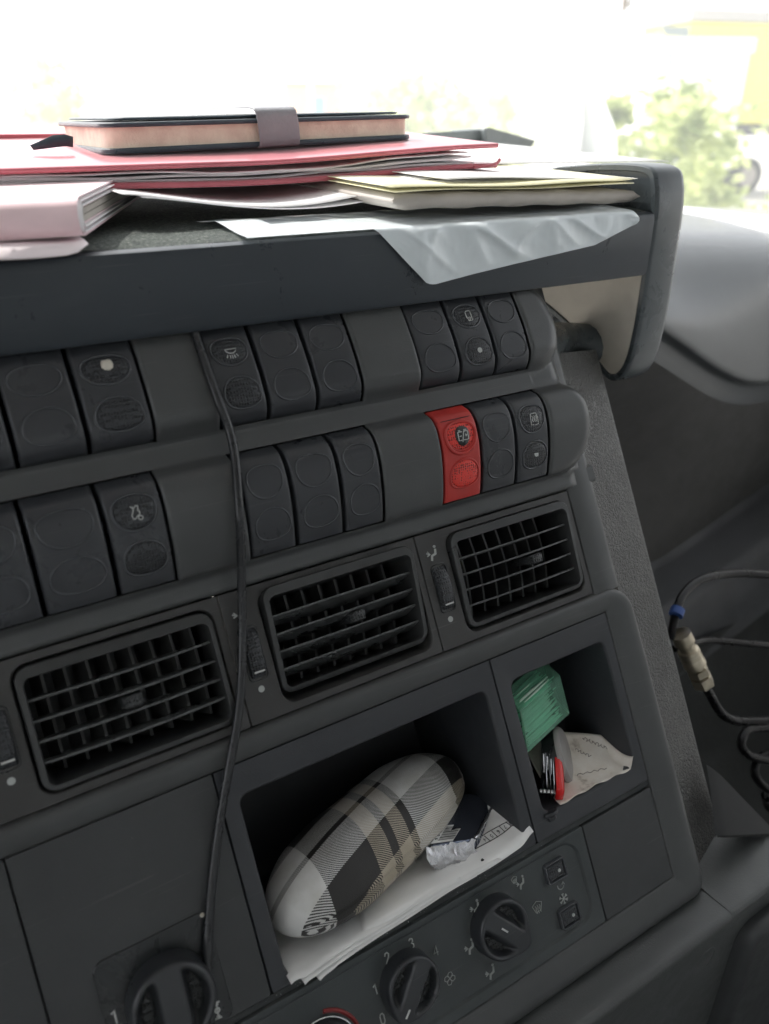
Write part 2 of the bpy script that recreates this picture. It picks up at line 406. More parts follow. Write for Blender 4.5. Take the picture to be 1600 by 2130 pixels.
def stroke(name, strokes, cu, cv, s, surf, r, mat, parent, rot=0, sx=1):
    mb = MB(); c, sn = math.cos(rot), math.sin(rot)
    for st in strokes:
        pts = []
        for x, y in st:
            x *= sx; X = x * c - y * sn; Y = x * sn + y * c
            u, v = cu + X * s, cv + Y * s; pts.append(D(u, v, surf(u, v)))
        mb.tube(pts, r, 6)
    return build(name, mb, mat, parent, ang=180)
def circ(cx, cy, r, n=14, a0=0, a1=360): return [(cx + r * math.cos(math.radians(a0 + (a1 - a0) * k / n)), cy + r * math.sin(math.radians(a0 + (a1 - a0) * k / n))) for k in range(n + 1)]
ICON = {
    'lamp': [[(-1, -.45), (1, -.45), (.75, 0), (.3, .28), (-.3, .28), (-.75, 0), (-1, -.45)], [(-.75, .5), (-.95, 1.0)], [(-.35, .6), (-.42, 1.15)], [(0, .6), (0, 1.2)], [(.35, .6), (.45, 1.15)], [(.75, .5), (1.0, .95)]],
    'mirror': [[(-.55, .5), (-.6, -.9), (-.3, -1.1), (.4, -1.1), (.6, -.9), (.55, .8)], [(-.3, .1), (-.15, .4), (-.35, .7), (-.2, 1.0)], [(.05, .1), (.2, .4), (0, .7), (.15, 1.0)], [(.55, .8), (.35, .95)]],
    'truck': [[(-.6, .9), (-.75, .3), (-.35, -.5), (-.5, -1.05)], [(-.75, -1.1), (-.2, -.75), (.05, -1.05), (.4, -1.05)], [(.4, -1.05), (.3, -.3), (.5, -.1), (.45, .3), (.1, .45), (-.3, .85), (-.6, .9)], circ(.45, .85, .32)],
    'battery': [[(-.15, -.7), (-1, -.7), (-1, .75), (-.45, .75)], [(.35, -.7), (1, -.7), (1, .75), (0, .75)], [(-.75, -.72), (-.75, -.98), (-.5, -.98), (-.5, -.72)], [(.5, -.72), (.5, -.98), (.75, -.98), (.75, -.72)], [(.35, -1.05), (-.3, 1.05)], [(-.75, 0), (-.35, 0)], [(.4, 0), (.8, 0)], [(.6, -.25), (.6, .25)]],
    'heater': [[(-.7, .9), (-.55, -.9), (.55, -.9), (.8, -.2), (.8, .9)], [(-.7, .9), (-.2, .95)], [(.1, 1.05), (.8, .9)], [(-.3, -.5), (-.1, -.2), (-.35, .15), (-.15, .5)], [(.1, -.5), (.3, -.2), (.05, .15), (.25, .5)], [(.5, -.5), (.6, -.1), (.4, .2), (.55, .5)]],
    'feet': [circ(.62, -1.0, .12, 8), [(.6, -.7), (.45, -.05), (-.15, .1), (-.35, .8)], [(.72, -.68), (.58, .08), (-.02, .22), (-.22, .85)], [(-.9, -.35), (-.45, -.15)], [(-.7, -.55), (-.35, -.1), (-.85, .05)]],
    'scoop': [[(-.95, -.5), (0, -.95), (.95, -.5), (.45, .75), (0, .6), (-.45, .75), (-.95, -.5)], [(-.4, -.3), (-.25, 0), (-.4, .3), (-.25, .9)], [(0, -.35), (.12, 0), (-.05, .3), (.08, .95)], [(.4, -.3), (.5, 0), (.33, .3), (.45, .9)]],
    'snow': [[(math.cos(a), math.sin(a)), (-math.cos(a), -math.sin(a))] for a in (math.pi / 2, math.pi / 6, -math.pi / 6)] + [[(.75 * math.cos(a) + .3 * math.cos(a + d), .75 * math.sin(a) + .3 * math.sin(a + d)), (.55 * math.cos(a), .55 * math.sin(a)), (.75 * math.cos(a) + .3 * math.cos(a - d), .75 * math.sin(a) + .3 * math.sin(a - d))] for a in [math.pi / 6 + k * math.pi / 3 for k in range(6)] for d in (.9,)],
    'arrow': [circ(0, -.2, .8, 14, 200, 20), [(.95, -.05), (.78, -.62), (.35, -.2)]],
    'fan': [[(0, 0)] + [(.55 * math.cos(math.radians(a)) + .42 * math.cos(math.radians(a + b)), .55 * math.sin(math.radians(a)) + .42 * math.sin(math.radians(a + b))) for b in (200, 260, 320, 20, 80, 140)] + [(0, 0)] for a in (20, 110, 200, 290)],
    'axle': [[(-.45, -1), (.45, -1)], [(0, -1), (0, 1)], [(-.45, 1), (.45, 1)], circ(0, 0, .3, 10), [(-.25, -.75), (.25, -.75)], [(-.25, .75), (.25, .75)]],
    '0': [[(-.4, -.6), (-.15, -1), (.2, -1), (.42, -.6), (.42, .6), (.2, 1), (-.15, 1), (-.4, .6), (-.4, -.6)]],
    '1': [[(-.3, -.6), (.15, -1), (.15, 1)]],
    '2': [[(-.42, -.5), (-.25, -.95), (.2, -1), (.45, -.6), (.3, -.1), (-.45, .95), (.5, .95)]],
    '3': [[(-.42, -.75), (0, -1), (.4, -.8), (.4, -.3), (0, -.05), (.45, .25), (.42, .75), (0, 1), (-.42, .75)]],
    '4': [[(.25, 1), (.25, -1), (-.5, .4), (.5, .4)]],
    '5': [[(.42, -.95), (-.35, -.95), (-.4, -.1), (.1, -.2), (.42, .15), (.4, .7), (0, 1), (-.42, .8)]],
    '6': [[(.4, -.8), (.1, -1), (-.3, -.7), (-.42, .2), (-.3, .8), (.05, 1), (.4, .75), (.42, .25), (.1, -.05), (-.3, .15)]],
    '7': [[(-.42, -.95), (.45, -.95), (-.1, 1)]],
    '8': [circ(0, -.5, .42, 10), circ(0, .5, .48, 10)],
    '9': [[(-.4, .8), (-.1, 1), (.3, .7), (.42, -.2), (.3, -.8), (-.05, -1), (-.4, -.75), (-.42, -.25), (-.1, .05), (.3, -.15)]],
}
def egg(uc, vc, a, b, low, n=30, k=1.0):
    o = []
    for i in range(n):
        t = 2 * math.pi * i / n; c, s = math.cos(t), math.sin(t)
        w = 1 + (.14 * s if low else -.14 * s)
        x = math.copysign(abs(c) ** .88, c) * a * w * k; y = math.copysign(abs(s) ** .88, s) * b * k
        o.append((uc + x, vc + y))
    return o
def make_switch(row, a, b, kind, label=None):
    vt, vb = R1V if row == 1 else R2V
    vt += .0006; vb -= .0006; a += .0011; b -= .0011
    red = kind == 'battery'
    lift = .0008 if red else 0
    def surf(u, v):
        d = min(u - a, b - u); e = .0022
        dr = 0 if d >= e else .0019 * (1 - math.sqrt(max(0, 1 - (1 - max(d, 0) / e) ** 2)))
        return prof(v) - .0012 + lift - dr
    us = [a, a + .0003, a + .0008, a + .0015, a + .0022] + lin(7, a + .0022, b - .0022)[1:-1] + [b - .0022, b - .0015, b - .0008, b - .0003, b]
    vs = lin(34, vt, vb)
    loops = [[D(us[0], v, -.003)] + [D(u, v, surf(u, v)) for u in us] + [D(us[-1], v, -.003)] for v in vs]
    loops = [[D(u, vt, -.003) for u in [us[0]] + us + [us[-1]]]] + loops + [[D(u, vb, -.003) for u in [us[0]] + us + [us[-1]]]]
    mb = MB(); mb.grid(loops)
    sw = build('rocker_switch', mb, M['red'] if red else M['switch'], dash, ang=50, label=label)
    uc = (a + b) / 2; W = (b - a)
    ovals = [(-.1268, .0078, 0), (-.1035, .0088, 1)] if row == 1 else [(-.0535, .0092, 0), (-.0302, .0086, 1)]
    for vc, bb, low in ovals:
        aa = W * .385
        e = egg(uc + (.0006 if low else 0), vc, aa, bb, low)
        ring = MB(); ring.tube([D(u, v, surf(u, v) + (.00005)) for u, v in e + e[:2]], .00065 if kind == 'blank' else .0008, 6, False)
        build('recess_ring', ring, M['red'] if red else M['ring'], sw, ang=180)
        if kind != 'blank':
            lm = MB(); c0 = (uc + (.0006 if low else 0), vc); rws = []
            for kf, hh in ((.95, -.0001), (.9, .0005), (.75, .0009), (.5, .0012), (.25, .0013), (.02, .0013)):
                rws.append([D(u, v, surf(u, v) + hh) for u, v in egg(c0[0], c0[1], aa, bb, low, k=kf)])
            lm.loft(rws, False, True)
            build('switch_lens', lm, M['redlens'] if red else M['lens'], sw, ang=180)
    s2 = lambda u, v: surf(u, v) + .0015
    vc = ovals[0][0]
    if kind in ('lamp', 'mirror', 'truck', 'heater'):
        stroke('symbol', ICON[kind], uc + .0005, vc + .0005, .0033 if kind != 'heater' else .0040, s2, .00030, M['print'], sw)
    if kind in ('mirror', 'heater'):
        dm = MB(); dm.loft([[D(uc + .0006 + .0017 * math.cos(t), ovals[1][0] + .0017 * math.sin(t), surf(uc, ovals[1][0]) + .0016 - (.0004 if k == 0 else 0)) for t in [2 * math.pi * i / 16 for i in range(16)]] for k in (0, 1)], False, True)
        build('indicator_dot', dm, M['greyprint'], sw)
    if red:
        pl = MB(); pl.loft([[D(u, v, surf(u, v) + hh) for u, v in egg(uc + .0008, vc + .0006, .0053, .0062, 0, k=kf)] for kf, hh in ((1, .001), (.95, .0017), (.05, .0019))], False, True)
        build('symbol_plate', pl, M['black'], sw, ang=180)
        stroke('symbol', ICON['battery'], uc + .0008, vc + .0006, .0036, lambda u, v: surf(u, v) + .0021, .00032, M['print'], sw)
        e = egg(uc, vc + .0012, W * .40, .0098, 0)
        rm = MB(); rm.tube([D(u, v, surf(u, v) + .0004) for u, v in e + e[:2]], .0011, 8, False)
        build('guard_rim', rm, M['red'], sw, ang=180)
        rl = MB(); rl.tube([D(u, vt + .0085, surf(u, vt + .0085)) for u in lin(8, a + .0005, b - .0005)], .0003, 6)
        build('hinge_line', rl, M['void'], sw)
    if kind == 'smear':
        sm = MB(); rws = []
        rad = [.0033 * (1 + random.uniform(-.12, .12)) for _ in range(20)]
        for kf, hh in ((1, .0008), (.85, .0018), (.5, .0022), (.05, .0021)):
            rws.append([D(uc + .001 + rad[i] * kf * math.cos(i * math.pi / 10), vc - .002 + rad[i] * .95 * kf * math.sin(i * math.pi / 10), surf(uc, vc) + hh) for i in range(20)])
        sm.loft(rws, False, True); build('paint_smear', sm, M['smear'], sw, ang=180)
    return sw
K1 = [['blank', 'blank', 'smear'], ['lamp', 'blank', 'blank'], ['blank', 'mirror', 'blank']]
K2 = [['blank', 'blank', 'truck'], ['blank', 'blank', 'blank'], ['battery', 'blank', 'heater']]
LBL = {'smear': 'switch with a pale paint smear over its symbol', 'lamp': 'interior lamp switch with white lamp symbol', 'mirror': 'heated mirror switch with white symbol', 'truck': 'switch with tilting truck symbol', 'battery': 'red battery master switch', 'heater': 'heater switch with white symbol and grey dot'}
for row, SE, KK in ((1, SEAM1, K1), (2, SEAM2, K2)):
    for s, ks in zip(SE, KK):
        for i, k in enumerate(ks):
            make_switch(row, s[i], s[i + 1], k, LBL.get(k))

# backing, right face strip, side trim
mb = MB(); mb.add([D(-.31, -.14, -.006), D(.286, -.14, -.006), D(.286, .312, -.006), D(-.31, .312, -.006)], [(0, 1, 2, 3)])
# leave the two storage openings free: build as strips instead
mb = MB()
for a, b, c, e in ((-.31, .286, -.13, .001), (-.31, .286, .0755, .106), (-.31, -.019, .106, .2165), (.1545, .1708, .106, .2165), (.2605, .286, .106, .2165), (-.31, .286, .2155, .312)):
    mb.add([D(a, c, -.0125), D(b, c, -.0125), D(b, e, -.0125), D(a, e, -.0125)], [(0, 1, 2, 3)])
build('backing_plate', mb, M['void'], dash, flip=False)
mb = MB(); prU = [(.2606, -.004), (.2606, 0.0), (.2612, .0004), (.275, .0004), (.2815, .0002), (.2845, -.0008), (.2868, -.003), (.2885, -.007)]
mb.grid([[D(u, v, h) for u, h in prU] for v in lin(30, -.115, .0778)])
build('face_strip', mb, M['face'], dash, ang=60)
mb = MB()
sp = [(.2868, -.004), (.2882, -.007), (.2905, -.0095), (.298, -.0128), (.310, -.0168), (.325, -.0212), (.340, -.0258), (.347, -.0282), (.3505, -.0302), (.3528, -.0335), (.3545, -.040), (.3565, -.07), (.357, -.30)]
rows = []
for v in lin(50, -.098, .345):
    k = smoothstep(.285, .345, v); k = k * k
    rows.append([D(u - k * max(0, u - .288) * .55, v, h) for u, h in sp])
mb.grid(rows); build('side_trim', mb, M['leather'], dash, ang=70)

mb = MB(); mb.tube(spline([D(.250, -.112, -.020), D(.285, -.104, -.026), Vector((.335, .100, .072)), Vector((.372, .092, .066)), Vector((.384, .080, .064))], 5), .017, 14); build('shelf_bracket', mb, M['endpanel'], dash, ang=60)

# frame around the lower panels
outer = [(-.31, .0765), (.10, .0765)] + [(.2715 + .0215 * math.sin(t), .098 - .0215 * math.cos(t)) for t in lin(10, 0, math.pi / 2)] + [(.2932, .15), (.2935, .22)] + [(.2815 + .012 * math.cos(t), .301 + .012 * math.sin(t)) for t in lin(8, 0, math.pi / 2)] + [(.10, .313), (-.31, .313)]
inner = [(-.31, .0913), (.10, .0913)] + [(.2668, .0913 + .0002 * i) for i in range(10)] + [(.2668, .15), (.2668, .22)] + [(.2668 - .0002 * i, .2903) for i in range(8)] + [(.10, .2903), (-.31, .2903)]
mb = MB(); rows = []
for t, h in ((0, -.012), (0, -.0002), (.03, .0004), (.12, .0010), (.35, .0022), (.6, .0032), (.78, .0033), (.88, .0026), (.95, .0010), (1, -.0022), (1.03, -.006), (1.03, -.016)):
    rows.append([D(a + (c - a) * t, b + (d - b) * t, h) for (a, b), (c, d) in zip(inner, outer)])
mb.grid(rows); build('console_frame', mb, M['face'], dash, ang=60)

# air vents
def rotpt(v, h, ang, v0=.0382, h0=-.022):
    c, s = math.cos(ang), math.sin(ang); a, b = v - v0, h - h0
    return v0 + a * c - b * s * -1 * -1, h0 + a * s * -1 + b * c
def make_vent(k, tilt, lt, vane):
    U = k * .13
    G = .0004
    fl = MB(); P0 = rr(U + G, .0006, U + .13 - G, .0759, .0008); op = rr(U + .0212, .0046, U + .1256, .0718, .0085)
    op2 = rr(U + .0219, .0053, U + .1249, .0711, .0082)
    fl.loft([L(P0, -.010), L(P0, -.0003), L(rr(U + G + .0003, .0009, U + .13 - G - .0003, .0756, .0008), 0), L(op, 0), L(rr(U + .0215, .0049, U + .1253, .0715, .0084), -.0004), L(op2, -.0016), L(op2, -.055)], False, False)
    v = build('air_vent', fl, M['vent'], dash, ang=35)
    bk = MB(); bk.add([D(U + .02, .004, -.054), D(U + .127, .004, -.054), D(U + .127, .073, -.054), D(U + .02, .073, -.054)], [(0, 1, 2, 3)])
    build('duct', bk, M['bin'], v, flip=False)
    def R(u, vv, h):
        vv, h = rotpt(vv, h, tilt); return D(U + u, vv, h)
    def ringl(poly, hb, bulge=0):
        return [R(u, vv, hb + bulge * (1 - ((vv - .038) / .034) ** 2)) for u, vv in poly]
    dr = MB()
    o1 = rr(.0230, .0063, .1238, .0701, .0075); o2 = rr(.0236, .0069, .1232, .0695, .0070); i1 = rr(.0262, .0122, .1208, .0672, .0042); i2 = rr(.0266, .0126, .1204, .0668, .0038)
    dr.loft([ringl(o1, -.045), ringl(o1, .0002, .003), ringl(rr(.0231, .0064, .1237, .0700, .0074), .0008, .003), ringl(o2, .0014, .003), ringl(i1, .0016, .003), ringl(rr(.0264, .0124, .1206, .0670, .0040), .0010, .003), ringl(i2, .0002, .003), ringl(i2, -.046)])
    build('vent_drum', dr, M['drum'], v, ang=35)
    for vv in (.0238, .0345, .0449, .0555):
        sl = MB(); rws = []
        for u in lin(17, .0264, .1206):
            q = (u - .0735) / .0471; bow = .0055 * (1 - q * q)
            fr = -.0012 + bow; bkd = -.0165; th = .0007; dv = lt * (fr - bkd)
            rws.append([R(u, vv - th, fr - .0006), R(u, vv - th * .6, fr), R(u, vv + th * .6, fr), R(u, vv + th, fr - .0006), R(u, vv + dv + .0004, bkd), R(u, vv + dv - .0004, bkd)])
        sl.loft(rws, True, True); build('louvre', sl, M['louvre'], v, ang=50)
    for i in range(8):
        u = .0335 + .0114 * i; va = MB(); s = vane; w = .00075
        pts = [(u + s * .012, -.0245), (u - s * .012, -.045)]
        rws = []
        for vv in lin(5, .0128, .0662):
            bw = .004 * math.sin(math.pi * (vv - .0128) / .0534)
            rws.append([R(pts[0][0] - w, vv, pts[0][1] + bw), R(pts[0][0] + w, vv, pts[0][1] + bw), R(pts[1][0] + w, vv, pts[1][1]), R(pts[1][0] - w, vv, pts[1][1])])
        va.loft(rws, True, True); build('vane', va, M['vane'], v, ang=50)
    tb = MB(); c = .0735 + (.012 if k == 1 else .004 if k == 0 else 0)
    tb.loft([[R(u, vv, h) for u, vv in rr(c - sx, .0395 - sy, c + sx, .0395 + sy, .001, 3)] for sx, sy, h in ((.0058, .0028, -.016), (.0052, .0030, .0015), (.0046, .0032, .0052), (.0040, .0026, .0060))], False, True)
    build('adjuster_tab', tb, M['pad'], v, ang=50)
    # thumb wheel, marker, dot and symbol beside the grille
    wl = MB(); rws = []
    for vv in lin(15, .0222, .0522):
        q = (vv - .0372) / .015; hh = -.003 + .0072 * math.sqrt(max(0, 1 - q * q * .92))
        rws.append([D(U + .0066 + .0018 * 0, vv, -.004), D(U + .0068, vv, hh - .001), D(U + .0078, vv, hh), D(U + .0152, vv, hh), D(U + .0162, vv, hh - .001), D(U + .0164, vv, -.004)])
    wl.grid(rws); tw = build('thumb_wheel', wl, M['lens'], v, ang=60)
    sl = MB(); e0 = rr(U + .0056, .0214, U + .0174, .0530, .0028); e1 = rr(U + .0063, .0221, U + .0167, .0523, .0024)
    sl.loft([L(e0, .00015), L(rr(U + .0058, .0216, U + .0172, .0528, .0027), .0008), L(e1, .0008), L(e1, .0001)])
    build('wheel_bezel', sl, M['black'], v, ang=50)
    mk = MB(); hz = .0012; mk.box(D(.0062, 0, 0) - D(0, 0, 0), D(0, .0009, 0), D(0, 0, .0012), D(U + .0086, .0472, .0020))
    build('wheel_marker', mk, M['print'], v)
    dt = MB(); dt.loft([[D(U + .0108 + r * math.cos(t), .0577 + r * math.sin(t), h) for t in [2 * math.pi * i / 20 for i in range(20)]] for r, h in ((.0019, .0001), (.0018, .00045))], False, True)
    build('position_dot', dt, M['greyprint'], v)
    stroke('airflow_symbol', ICON['feet'], U + .0098, .0148, .0046, lambda u, v: .0003, .00048, M['greyprint'], v)
    return v
make_vent(-1, math.radians(0), .05, .22)
make_vent(0, math.radians(8), .30, .0)
make_vent(1, math.radians(3), .12, -.1)

# storage bins and blank panels
def flatpanel(name, u0, v0, u1, v1, mat, g=.0004, label=None):
    mb = MB(); a = rr(u0 + g, v0 + g, u1 - g, v1 - g, .0012, 3); b = rr(u0 + g + .0004, v0 + g + .0004, u1 - g - .0004, v1 - g - .0004, .001, 3)
    mb.loft([L(a, -.010), L(a, -.0005), L(b, 0)], False, True); return build(name, mb, mat, dash, ang=35, label=label)
def bin_(name, u0, v0, u1, v1, hole, r, depth, taper, label):
    mb = MB(); g = .0004
    a = rr(u0 + g, v0 + g, u1 - g, v1 - g, .0012); b = rr(u0 + g + .0004, v0 + g + .0004, u1 - g - .0004, v1 - g - .0004, .001)
    x0, y0, x1, y1 = hole
    def hl(d): return rr(x0 + d, y0 + d, x1 - d, y1 - d, max(.0015, r - d * .5))
    tl, tt, tr, tb = taper
    deep = rr(x0 + tl, y0 + tt, x1 - tr, y1 - tb, r)
    mid = rr(x0 + tl * .5 + .001, y0 + tt * .5 + .001, x1 - tr * .5 - .001, y1 - tb * .5 - .001, r)
    mb.loft([L(a, -.010), L(a, -.0005), L(b, 0), L(hl(-.0004), 0), L(hl(.0002), -.0003), L(hl(.0008), -.0012), L(hl(.0010), -.003), L(mid, -depth * .5), L(deep, -depth)], False, True)
    return build(name, mb, M['bin'], dash, ang=40, label=label)
bin_('storage_bin', -.0272, .0914, .1615, .2175, (-.0178, .1085, .1535, .2140), .006, .105, (.004, .004, .006, .012), 'wide open storage bin')
bin_('storage_bin', .1615, .0914, .2666, .2175, (.1722, .1095, .2590, .2030), .007, .062, (.002, .003, .006, .002), 'small square storage bin')
lp = flatpanel('blank_panel', -.131, .0914, -.0272, .2175, M['panel'])
flatpanel('blank_panel', -.31, .0914, -.131, .2175, M['panel'])
flatpanel('blank_panel', .1998, .2222, .2666, .2902, M['panel'])
mb = MB(); mb.grid([[D(u, v, h) for u in lin(30, -.30, .2664)] for v, h in ((.2177, -.010), (.2178, -.0016), (.2195, -.0012), (.2215, -.0016), (.2217, -.010))])
build('dusty_groove', mb, M['dirt'], dash)
rnd = random.Random(3); gm = MB()
for i in range(46):
    u = rnd.uniform(-.06, .19); v = .2197 + rnd.uniform(-.0014, .0014); r = rnd.uniform(.00015, .00055)
    c = D(u, v, -.001); gm.add([c + Vector((rnd.uniform(-1, 1), rnd.uniform(-1, 1), rnd.uniform(-1, 1))) * r for _ in range(4)], [(0, 1, 2), (0, 2, 3), (0, 3, 1), (1, 3, 2)])
gr = build('crumbs', gm, M['print'], dash); gr['kind'] = 'stuff'
# climate panel
mb = MB(); a = rr(-.30, .2222, .1994, .2900, .0012); b = rr(-.2996, .2226, .1990, .2896, .001); c1 = rr(-.285, .2262, .1925, .2838, .013); c2 = rr(-.283, .2278, .1910, .2822, .0125)
mb.loft([L(a, -.010), L(a, -.0005), L(b, 0), L(c1, 0), L(rr(-.2845, .2267, .192, .2833, .0128), -.0004), L(c2, -.0018)], False, True)
cp = build('climate_panel', mb, M['climate'], dash, ang=40)
SF = lambda u, v: -.0014
for n, (x, y) in {'0': (.0296, .2640), '1': (.0300, .2463), '2': (.0420, .2334), '3': (.0588, .2333), '4': (.0728, .2452)}.items():
    stroke('speed_number', ICON[n], x, y, .0030, SF, .00042, M['greyprint'] if n != '4' else M['dimprint'], cp)
stroke('fan_symbol', ICON['fan'], .0772, .2652, .0040, SF, .00027, M['dimprint'], cp)
for x, y in ((.1060, .2350), (.0955, .2553), (.1050, .2768)): stroke('airflow_symbol', ICON['feet'], x, y, .0042, SF, .00042, M['dimprint'], cp)
stroke('airflow_symbol', ICON['feet'], .1425, .2362, .0040, SF, .00042, M['dimprint'], cp)
stroke('defrost_symbol', ICON['scoop'], .1385, .2318, .0024, SF, .00022, M['dimprint'], cp)
stroke('defrost_symbol', ICON['scoop'], .1502, .2560, .0042, SF, .00026, M['dimprint'], cp)
stroke('snowflake_symbol', ICON['snow'], .1714, .2606, .0036, SF, .00030, M['greyprint'], cp)
stroke('recirculation_symbol', ICON['arrow'], .1718, .2520, .0032, SF, .00040, M['dimprint'], cp)
for x, y, lab in ((.1702, .2402, 'recirculation push button'), (.1721, .2722, 'cooling push button')):
    mb = MB(); o = rr(x - .0088, y - .0072, x + .0088, y + .0072, .0026)
    def sh(d): return rr(x - .0088 + d, y - .0072 + d, x + .0088 - d, y + .0072 - d, max(.0008, .0026 - d))
    mb.loft([L(o, -.002), L(sh(.0003), .0006), L(sh(.0008), .0010), L(sh(.0015), .0008), L(sh(.0020), -.0008), L(sh(.0024), -.0008), L(sh(.0026), .0002), L(sh(.0032), .0006)], False, True)
    bt = build('push_button', mb, M['ring'], cp, ang=50, label=lab)
    mb = MB(); mb.loft([L(sh(.0033), .0006), L(sh(.0035), .0010)], False, True); build('button_face', mb, M['lens'], cp)
    mb = MB(); mb.loft([[D(x + .002 + r * math.cos(t), y + r * math.sin(t), h) for t in [2 * math.pi * i / 14 for i in range(14)]] for r, h in ((.0012, .0009), (.0011, .0014))], False, True); build('indicator_dot', mb, M['greyprint'], cp)

def make_knob(cu, cv, R0, H, ang, parent_label, h0=-.0018, mark=True, nose=.18):
    # u/v polar height field: raised grip bar between two scooped pads
    ca, sa = math.cos(ang), math.sin(ang)
    def hh(x, y):   # x along the bar towards the pointer, y across
        r = math.hypot(x, y) / R0
        bar = .25 * R0
        dome = H * (1 - .10 * r * r)
        s = smoothstep(bar, bar + .22 * R0, abs(y))
        pit = smoothstep(.88, .66, r)
        return dome - H * .55 * s * pit
    mb = MB(); rws = []; N = 96
    def planform(t):   # outline radius
        d = min(abs(t), 2 * math.pi - abs(t)); return R0 * (1 + nose * math.exp(-(d / .38) ** 2))
    def pt(rf, t, h=None):
        rad = planform(t) * rf; x, y = rad * math.cos(t), rad * math.sin(t)
        return D(cu + x * ca - y * sa, cv + x * sa + y * ca, h0 + (hh(x, y) if h is None else h))
    ts = [2 * math.pi * i / N - math.pi for i in range(N)]
    rws.append([pt(1.02, t, -.001) for t in ts]); rws.append([pt(1.0, t, H * .55) for t in ts]); rws.append([pt(.985, t, H * .78) for t in ts]); rws.append([pt(.955, t, H * .87) for t in ts])
    for rf in (.92, .88, .84, .80, .76, .72, .66, .6, .54, .48, .42, .36, .3, .24, .18, .1, .02): rws.append([pt(rf, t) for t in ts])
    mb.loft(rws, False, True)
    kn = build('rotary_knob', mb, M['knob'], dash, ang=75, label=parent_label)
    for sg in (1, -1):
        pd = MB(); rw = []
        for kf in (1, .85, .7, .55, .4, .25, .05):
            lp = []
            for i in range(28):
                t = 2 * math.pi * i / 28
                y = sg * (.57 * R0 + .17 * R0 * kf * math.sin(t)); wmax = math.sqrt(max(.02, .72 ** 2 - (abs(y) / R0) ** 2)) * R0
                x = wmax * kf * math.cos(t)
                lp.append(D(cu + x * ca - y * sa, cv + x * sa + y * ca, h0 + hh(x, y) + .0004))
            rw.append(lp)
        pd.loft(rw, False, True); build('grip_pad', pd, M['pad'], kn, ang=180)
    if mark:
        mk = MB(); l, w = .0052, .0011
        x0 = mark
        q = [D(cu + x * ca - y * sa, cv + x * sa + y * ca, h0 + hh(x, y) + .0004) for x, y in ((x0 - l / 2, -w / 2), (x0 + l / 2, -w / 2), (x0 + l / 2, w / 2), (x0 - l / 2, w / 2))]
        q2 = [p - D(0, 0, .001) for p in q]; mk.prism(q2, q); build('pointer_mark', mk, M['print'], kn)
    return kn
make_knob(.1172, .2508, .0186, .0125, math.atan2(.2658 - .2276, .1333 - .1009), 'air direction knob', mark=-.002, nose=.26)
make_knob(.0502, .2515, .0176, .0125, math.atan2(.2640 - .2391, .0410 - .0620), 'fan speed knob', mark=.0138)
make_knob(-.0085, .2640, .0190, .012, math.radians(100), 'temperature knob')
mb = MB(); mb.tube([D(-.0085 + .0205 * math.cos(t), .2640 + .0205 * math.sin(t), -.0006) for t in lin(40, 0, 2 * math.pi)], .0007, 6, False); build('chrome_ring', mb, M['steel'], cp)
mb = MB(); mb.tube([D(-.0085 + .0235 * math.cos(t), .2640 + .0235 * math.sin(t), -.0016) for t in lin(14, math.radians(-75), math.radians(20))], .0013, 6); build('red_heat_arc', mb, M['redring'], cp)
# diff-lock knob on its black plate
mb = MB(); a = rr(-.108, .1575, -.0487, .2170, .006); b = rr(-.1077, .1578, -.0490, .2167, .0058)
mb.loft([L(a, 0), L(a, .0006), L(b, .0009)], False, True)
bp = build('knob_plate', mb, M['black'], lp)
make_knob(-.0768, .1890, .0215, .016, math.atan2(.1948 - .1604, -.0010), 'large rotary knob on black plate', h0=.0010, mark=False, nose=.10)
SFB = lambda u, v: .0011
stroke('plate_number', ICON['1'], -.1035, .1860, .0034, SFB, .0006, M['print'], lp)
stroke('axle_symbol', ICON['axle'], -.0565, .2090, .0040, SFB, .0005, M['print'], lp, rot=.1)
stroke('axle_symbol', [[(-.4, -1), (.4, -1)], [(0, -1), (0, 1)], [(-.1, .3), (.25, .3)]], -.0645, .2095, .0032, SFB, .0005, M['print'], lp)
mb = MB(); mb.loft([[D(-.0512 + r * math.cos(t), .1592 + r * math.sin(t), h) for t in [2 * math.pi * i / 10 for i in range(10)]] for r, h in ((.0013, .0009), (.0010, .0016))], False, True); build('paint_chip', mb, M['smear'], lp)

# lower ledge, its plug, and the passenger-side ledge
lpv = [(.3137, -.012), (.3138, -.0022), (.3142, .0002), (.3165, .0052), (.3195, .0130), (.3213, .0178), (.3226, .0200), (.3246, .0212), (.3270, .0208), (.3300, .0192), (.345, .0108), (.37, -.0033), (.46, -.054)]
mb = MB(); mb.grid([[D(u, v, h) for v, h in lpv] for u in lin(24, -.31, .2915)] )
ld = build('lower_ledge', mb, M['ledge'], dash, ang=80)
def ledge_pt(px, py):
    for i in range(200):
        k = -.01 + i * .0005; v, h = .330 + .87 * k, .0192 - .49 * k
        if P(px, py, h)[1] <= v: return P(px, py, h)[0], v, h
    return P(px, py, .01)[0], .345, .0108
pu, pv, ph = ledge_pt(1470, 1993)
mb = MB(); e1, e2, en = Vector((1, 0, 0)), Vector((0, 0, -1)), Vector((0, -1, 0)); c0 = D(pu, pv, ph)
mb.loft([[c0 + (e1 * math.cos(t) + e2 * math.sin(t) * 1.25) * r + en * h for t in [2 * math.pi * i / 28 for i in range(28)]] for r, h in ((.0088, -.001), (.0086, .0002), (.0080, .0004), (.0079, .0001), (.0076, .0001), (.002, .0003))], False, True)
build('round_plug', mb, M['ledge'], ld, ang=60)
mb = MB(); lp2 = [(.285, -.060), (.3030, -.022), (.3170, .0060), (.3200, .0130), (.3222, .0178), (.3238, .0196), (.3262, .0200), (.330, .0182), (.345, .0098), (.46, -.055)]
